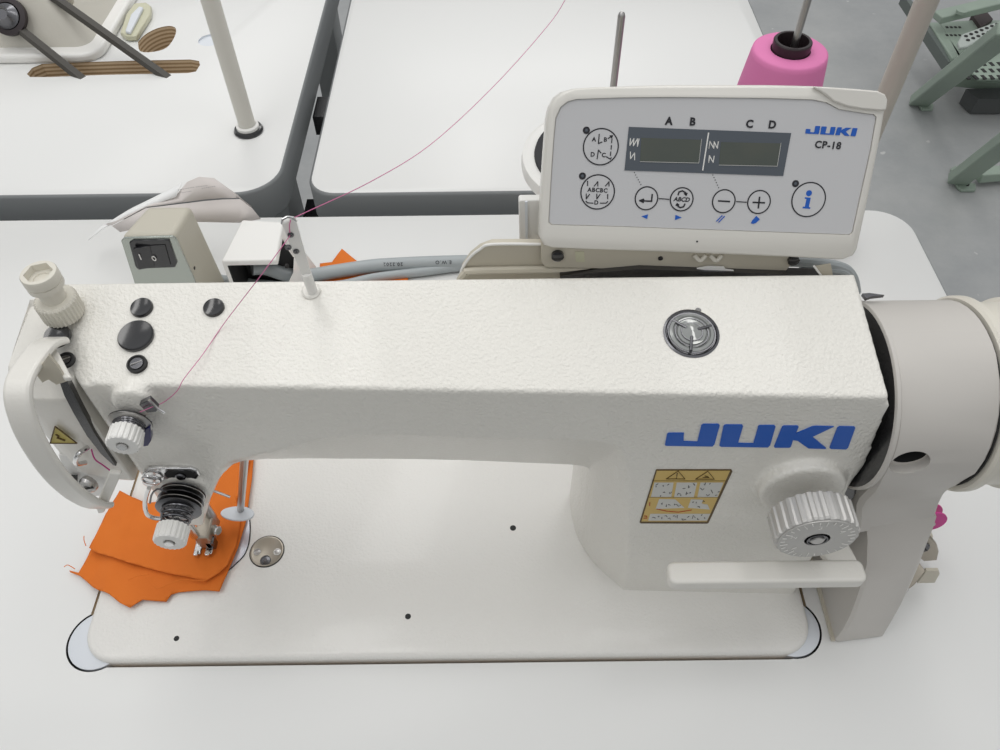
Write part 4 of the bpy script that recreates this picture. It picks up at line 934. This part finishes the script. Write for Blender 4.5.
bm = B(); slab(bm, rrect(262, 292, 62, 120, 4, 4), 0, 3); box(bm, 266, 288, 64, 74, 3, 40); part('winder_base', bm, 'ivorydk', BW, bevel=1)
c = at(930, 521, 'y', 80); 
bm = B(); lathe(bm, [(4, -1), (9.6, -1), (9.6, 0), (5, .3), (5, 6), (9.6, 6.3), (9.6, 7.3), (4, 7.3)], c + V((.8, 6, 0)), (0, -1, .15), n=36)
bb = tag(part('bobbin', bm, 'pinkplastic'), 'magenta bobbin on the winder, half hidden by the cover', 'bobbin')
bm = B(); cyl(bm, c + V((-1, 14, 0)), (0, -1, .1), 2.6, 18, 14); box(bm, c.x-6, c.x+3, c.y+8, c.y+14, 3, c.z+3); part('winder_spindle', bm, 'steel', BW)

# ================================================================== GREEN STANDS, top right
def gbar(bm, a, b, w, h):
    d = (b - a).normalized(); s_ = V((-d.y, d.x, 0)).normalized(); n_ = d.cross(s_)
    ext(bm, [a - s_*w/2, a + s_*w/2, b + s_*w/2, b - s_*w/2], n_*h if n_.z < 0 else -n_*h)
GS = thing('machine_stand', 'sage green metal stand with perforated treadle on the floor', 'stand', (1300, 1850, -T))
Zf = -T
bm = B(); a = at(920, 96, 'z', Zf+20); b = at(1012, 22, 'z', Zf+430); gbar(bm, a, b, 50, 30); part('leg', bm, 'green', GS, bevel=4)
bm = B(); q = [at(*p, 'z', Zf+8) for p in ((917, 101), (921, 97), (934, 104), (933, 109), (922, 109))]; ext(bm, q, (0, 0, -8)); part('foot', bm, 'green', GS, bevel=2)
bm = B(); a = at(934, 22, 'z', Zf+150); b = at(958, 58, 'z', Zf+150); gbar(bm, a, b, 30, 30); part('side_rail', bm, 'green', GS, bevel=3)
bm = B(); a = at(905, -6, 'z', Zf+160); b = at(951, 62, 'z', Zf+140); gbar(bm, a, b, 14, 30); part('side_rail', bm, mat('dark_green_edge', (.12, .14, .13), .5), GS)
bm = B(); a = at(938, 14, 'z', Zf+200); b = at(1004, -2, 'z', Zf+220); gbar(bm, a, b, 40, 20); part('cross_rail', bm, 'green', GS, bevel=3)
bm = B(); q = [at(*p, 'z', Zf+150) for p in ((940, 22), (972, 20), (1040, 20), (1060, 78), (978, 78), (958, 56))]; ext(bm, q, (0, 0, -8)); tr = part('treadle', bm, 'green', GS, bevel=2)
bm = B()
for (cx, cy, dx, dy) in [(946+i*4.2, 27+j*8, 2.4, 0) for i in range(4) for j in range(2)] + [(966+i*8, 62+j*6.5, 3.6, 3.6) for i in range(7) for j in range(3)]:
    a = at(cx, cy, 'z', Zf+151); b = at(cx+dx, cy+dy, 'z', Zf+151); gbar(bm, a, b, 9, 3)
tp = part('slot_pattern', bm, 'dark', tr); tp['kind'] = 'stuff'
bm = B(); q = [at(*p, 'z', Zf+200) for p in ((958, 42), (962, 34), (990, 24), (1010, 18), (1010, 30), (985, 36), (968, 46), (960, 47))]; ext(bm, q, (0, 0, -10)); ch = part('perforated_bracket', bm, mat('pale_steel', (.42, .46, .43), .45), GS, bevel=3)
bm = B()
for k in range(7):
    for j in range(2):
        q = at(966 + k*5.2 + j*2, 39 - k*2 + j*4 - 3, 'z', Zf+201); lathe(bm, [(5, -1), (5, 1)], q, n=10)
part('bracket_hole', bm, 'dark', ch)
bm = B(); q = [at(*p, 'z', Zf+160) for p in ((972, 14), (984, 8), (993, 19), (981, 27))]; ext(bm, q, (0, 0, -30)); part('rubber_block', bm, mat('brown_block', (.05, .035, .035), .6), GS)
bm = B(); lathe(bm, [(14, 0), (14, 8), (0, 10)], at(961, 13, 'z', Zf+210), n=16); part('bolt', bm, 'green', GS)
bm = B(); a = at(955, 75, 'z', Zf+60); b = at(1040, 84, 'z', Zf+60); gbar(bm, a, b, 34, 26); part('floor_rail', bm, 'green', GS, bevel=3)
bm = B(); q = [at(*p, 'z', Zf+50) for p in ((966, 89), (1040, 87), (1040, 99), (978, 99))]; ext(bm, q, (0, 0, -45)); part('lower_block', bm, mat('dark_block', (.08, .085, .085), .7), GS)
G2 = thing('machine_stand', 'nearer sage green metal stand leg at the right edge', 'stand', (1200, 1430, -T))
bm = B(); a = at(958, 174, 'z', Zf+20); b = at(1030, 118, 'z', Zf+300); gbar(bm, a, b, 48, 30); part('leg', bm, 'green', G2, bevel=4)
bm = B(); q = [at(*p, 'z', Zf+8) for p in ((951, 168), (956, 165), (964, 180), (976, 184), (976, 190), (962, 190), (957, 186))]; ext(bm, q, (0, 0, -8)); fo = part('foot', bm, 'green', G2, bevel=2)
bm = B(); lathe(bm, [(5, 0), (5, 3), (0, 3)], at(967, 185, 'z', Zf+8), n=14); part('foot_bolt', bm, 'dark', fo)
bm = B(); a = at(980, 171, 'z', Zf+40); b = at(1040, 166, 'z', Zf+40); gbar(bm, a, b, 34, 26); part('floor_rail', bm, 'green', G2, bevel=3)

# ================================================================== LIGHT
w = bpy.data.worlds.new('w'); bpy.context.scene.world = w; w.use_nodes = True
nt = w.node_tree; bg = nt.nodes['Background']; tc = nt.nodes.new('ShaderNodeTexCoord'); sx = nt.nodes.new('ShaderNodeSeparateXYZ'); rp = nt.nodes.new('ShaderNodeValToRGB')
mr = nt.nodes.new('ShaderNodeMapRange'); mr.inputs[1].default_value = -1; mr.inputs[2].default_value = 1
nt.links.new(tc.outputs['Generated'], sx.inputs[0]); nt.links.new(sx.outputs['Z'], mr.inputs[0]); nt.links.new(mr.outputs[0], rp.inputs[0]); nt.links.new(rp.outputs[0], bg.inputs[0])
e = rp.color_ramp.elements; e[0].position = .35; e[0].color = (.16, .16, .155, 1); e[1].position = .80; e[1].color = (.97, .985, 1, 1)
x = rp.color_ramp.elements.new(.52); x.color = (.34, .34, .33, 1)
bg.inputs[1].default_value = .70
def lamp(name, loc, size, energy, rot=(0, 0, 0), col=(1, .985, .96)):
    l = bpy.data.lights.new(name, 'AREA'); l.shape = 'RECTANGLE'; l.size, l.size_y = size; l.energy = energy; l.color = col
    o = bpy.data.objects.new(name, l); COL.objects.link(o); o.location = loc; o.rotation_euler = rot
    return o
lamp('ceiling_light', (-.55, 1.0, 2.75), (.35, 2.4), 11)
lamp('ceiling_light', (.65, 1.0, 2.75), (.35, 2.4), 9)
lamp('ceiling_light', (-.3, 3.4, 2.75), (2.4, .35), 12)
lamp('ceiling_light', (-1.4, -.6, 2.75), (.35, 2.4), 6)
sc = bpy.context.scene
sc.view_settings.view_transform = 'Standard'; sc.view_settings.look = 'None'; sc.view_settings.gamma = 1; sc.view_settings.use_curve_mapping = False
sc.view_settings.exposure = 0.0
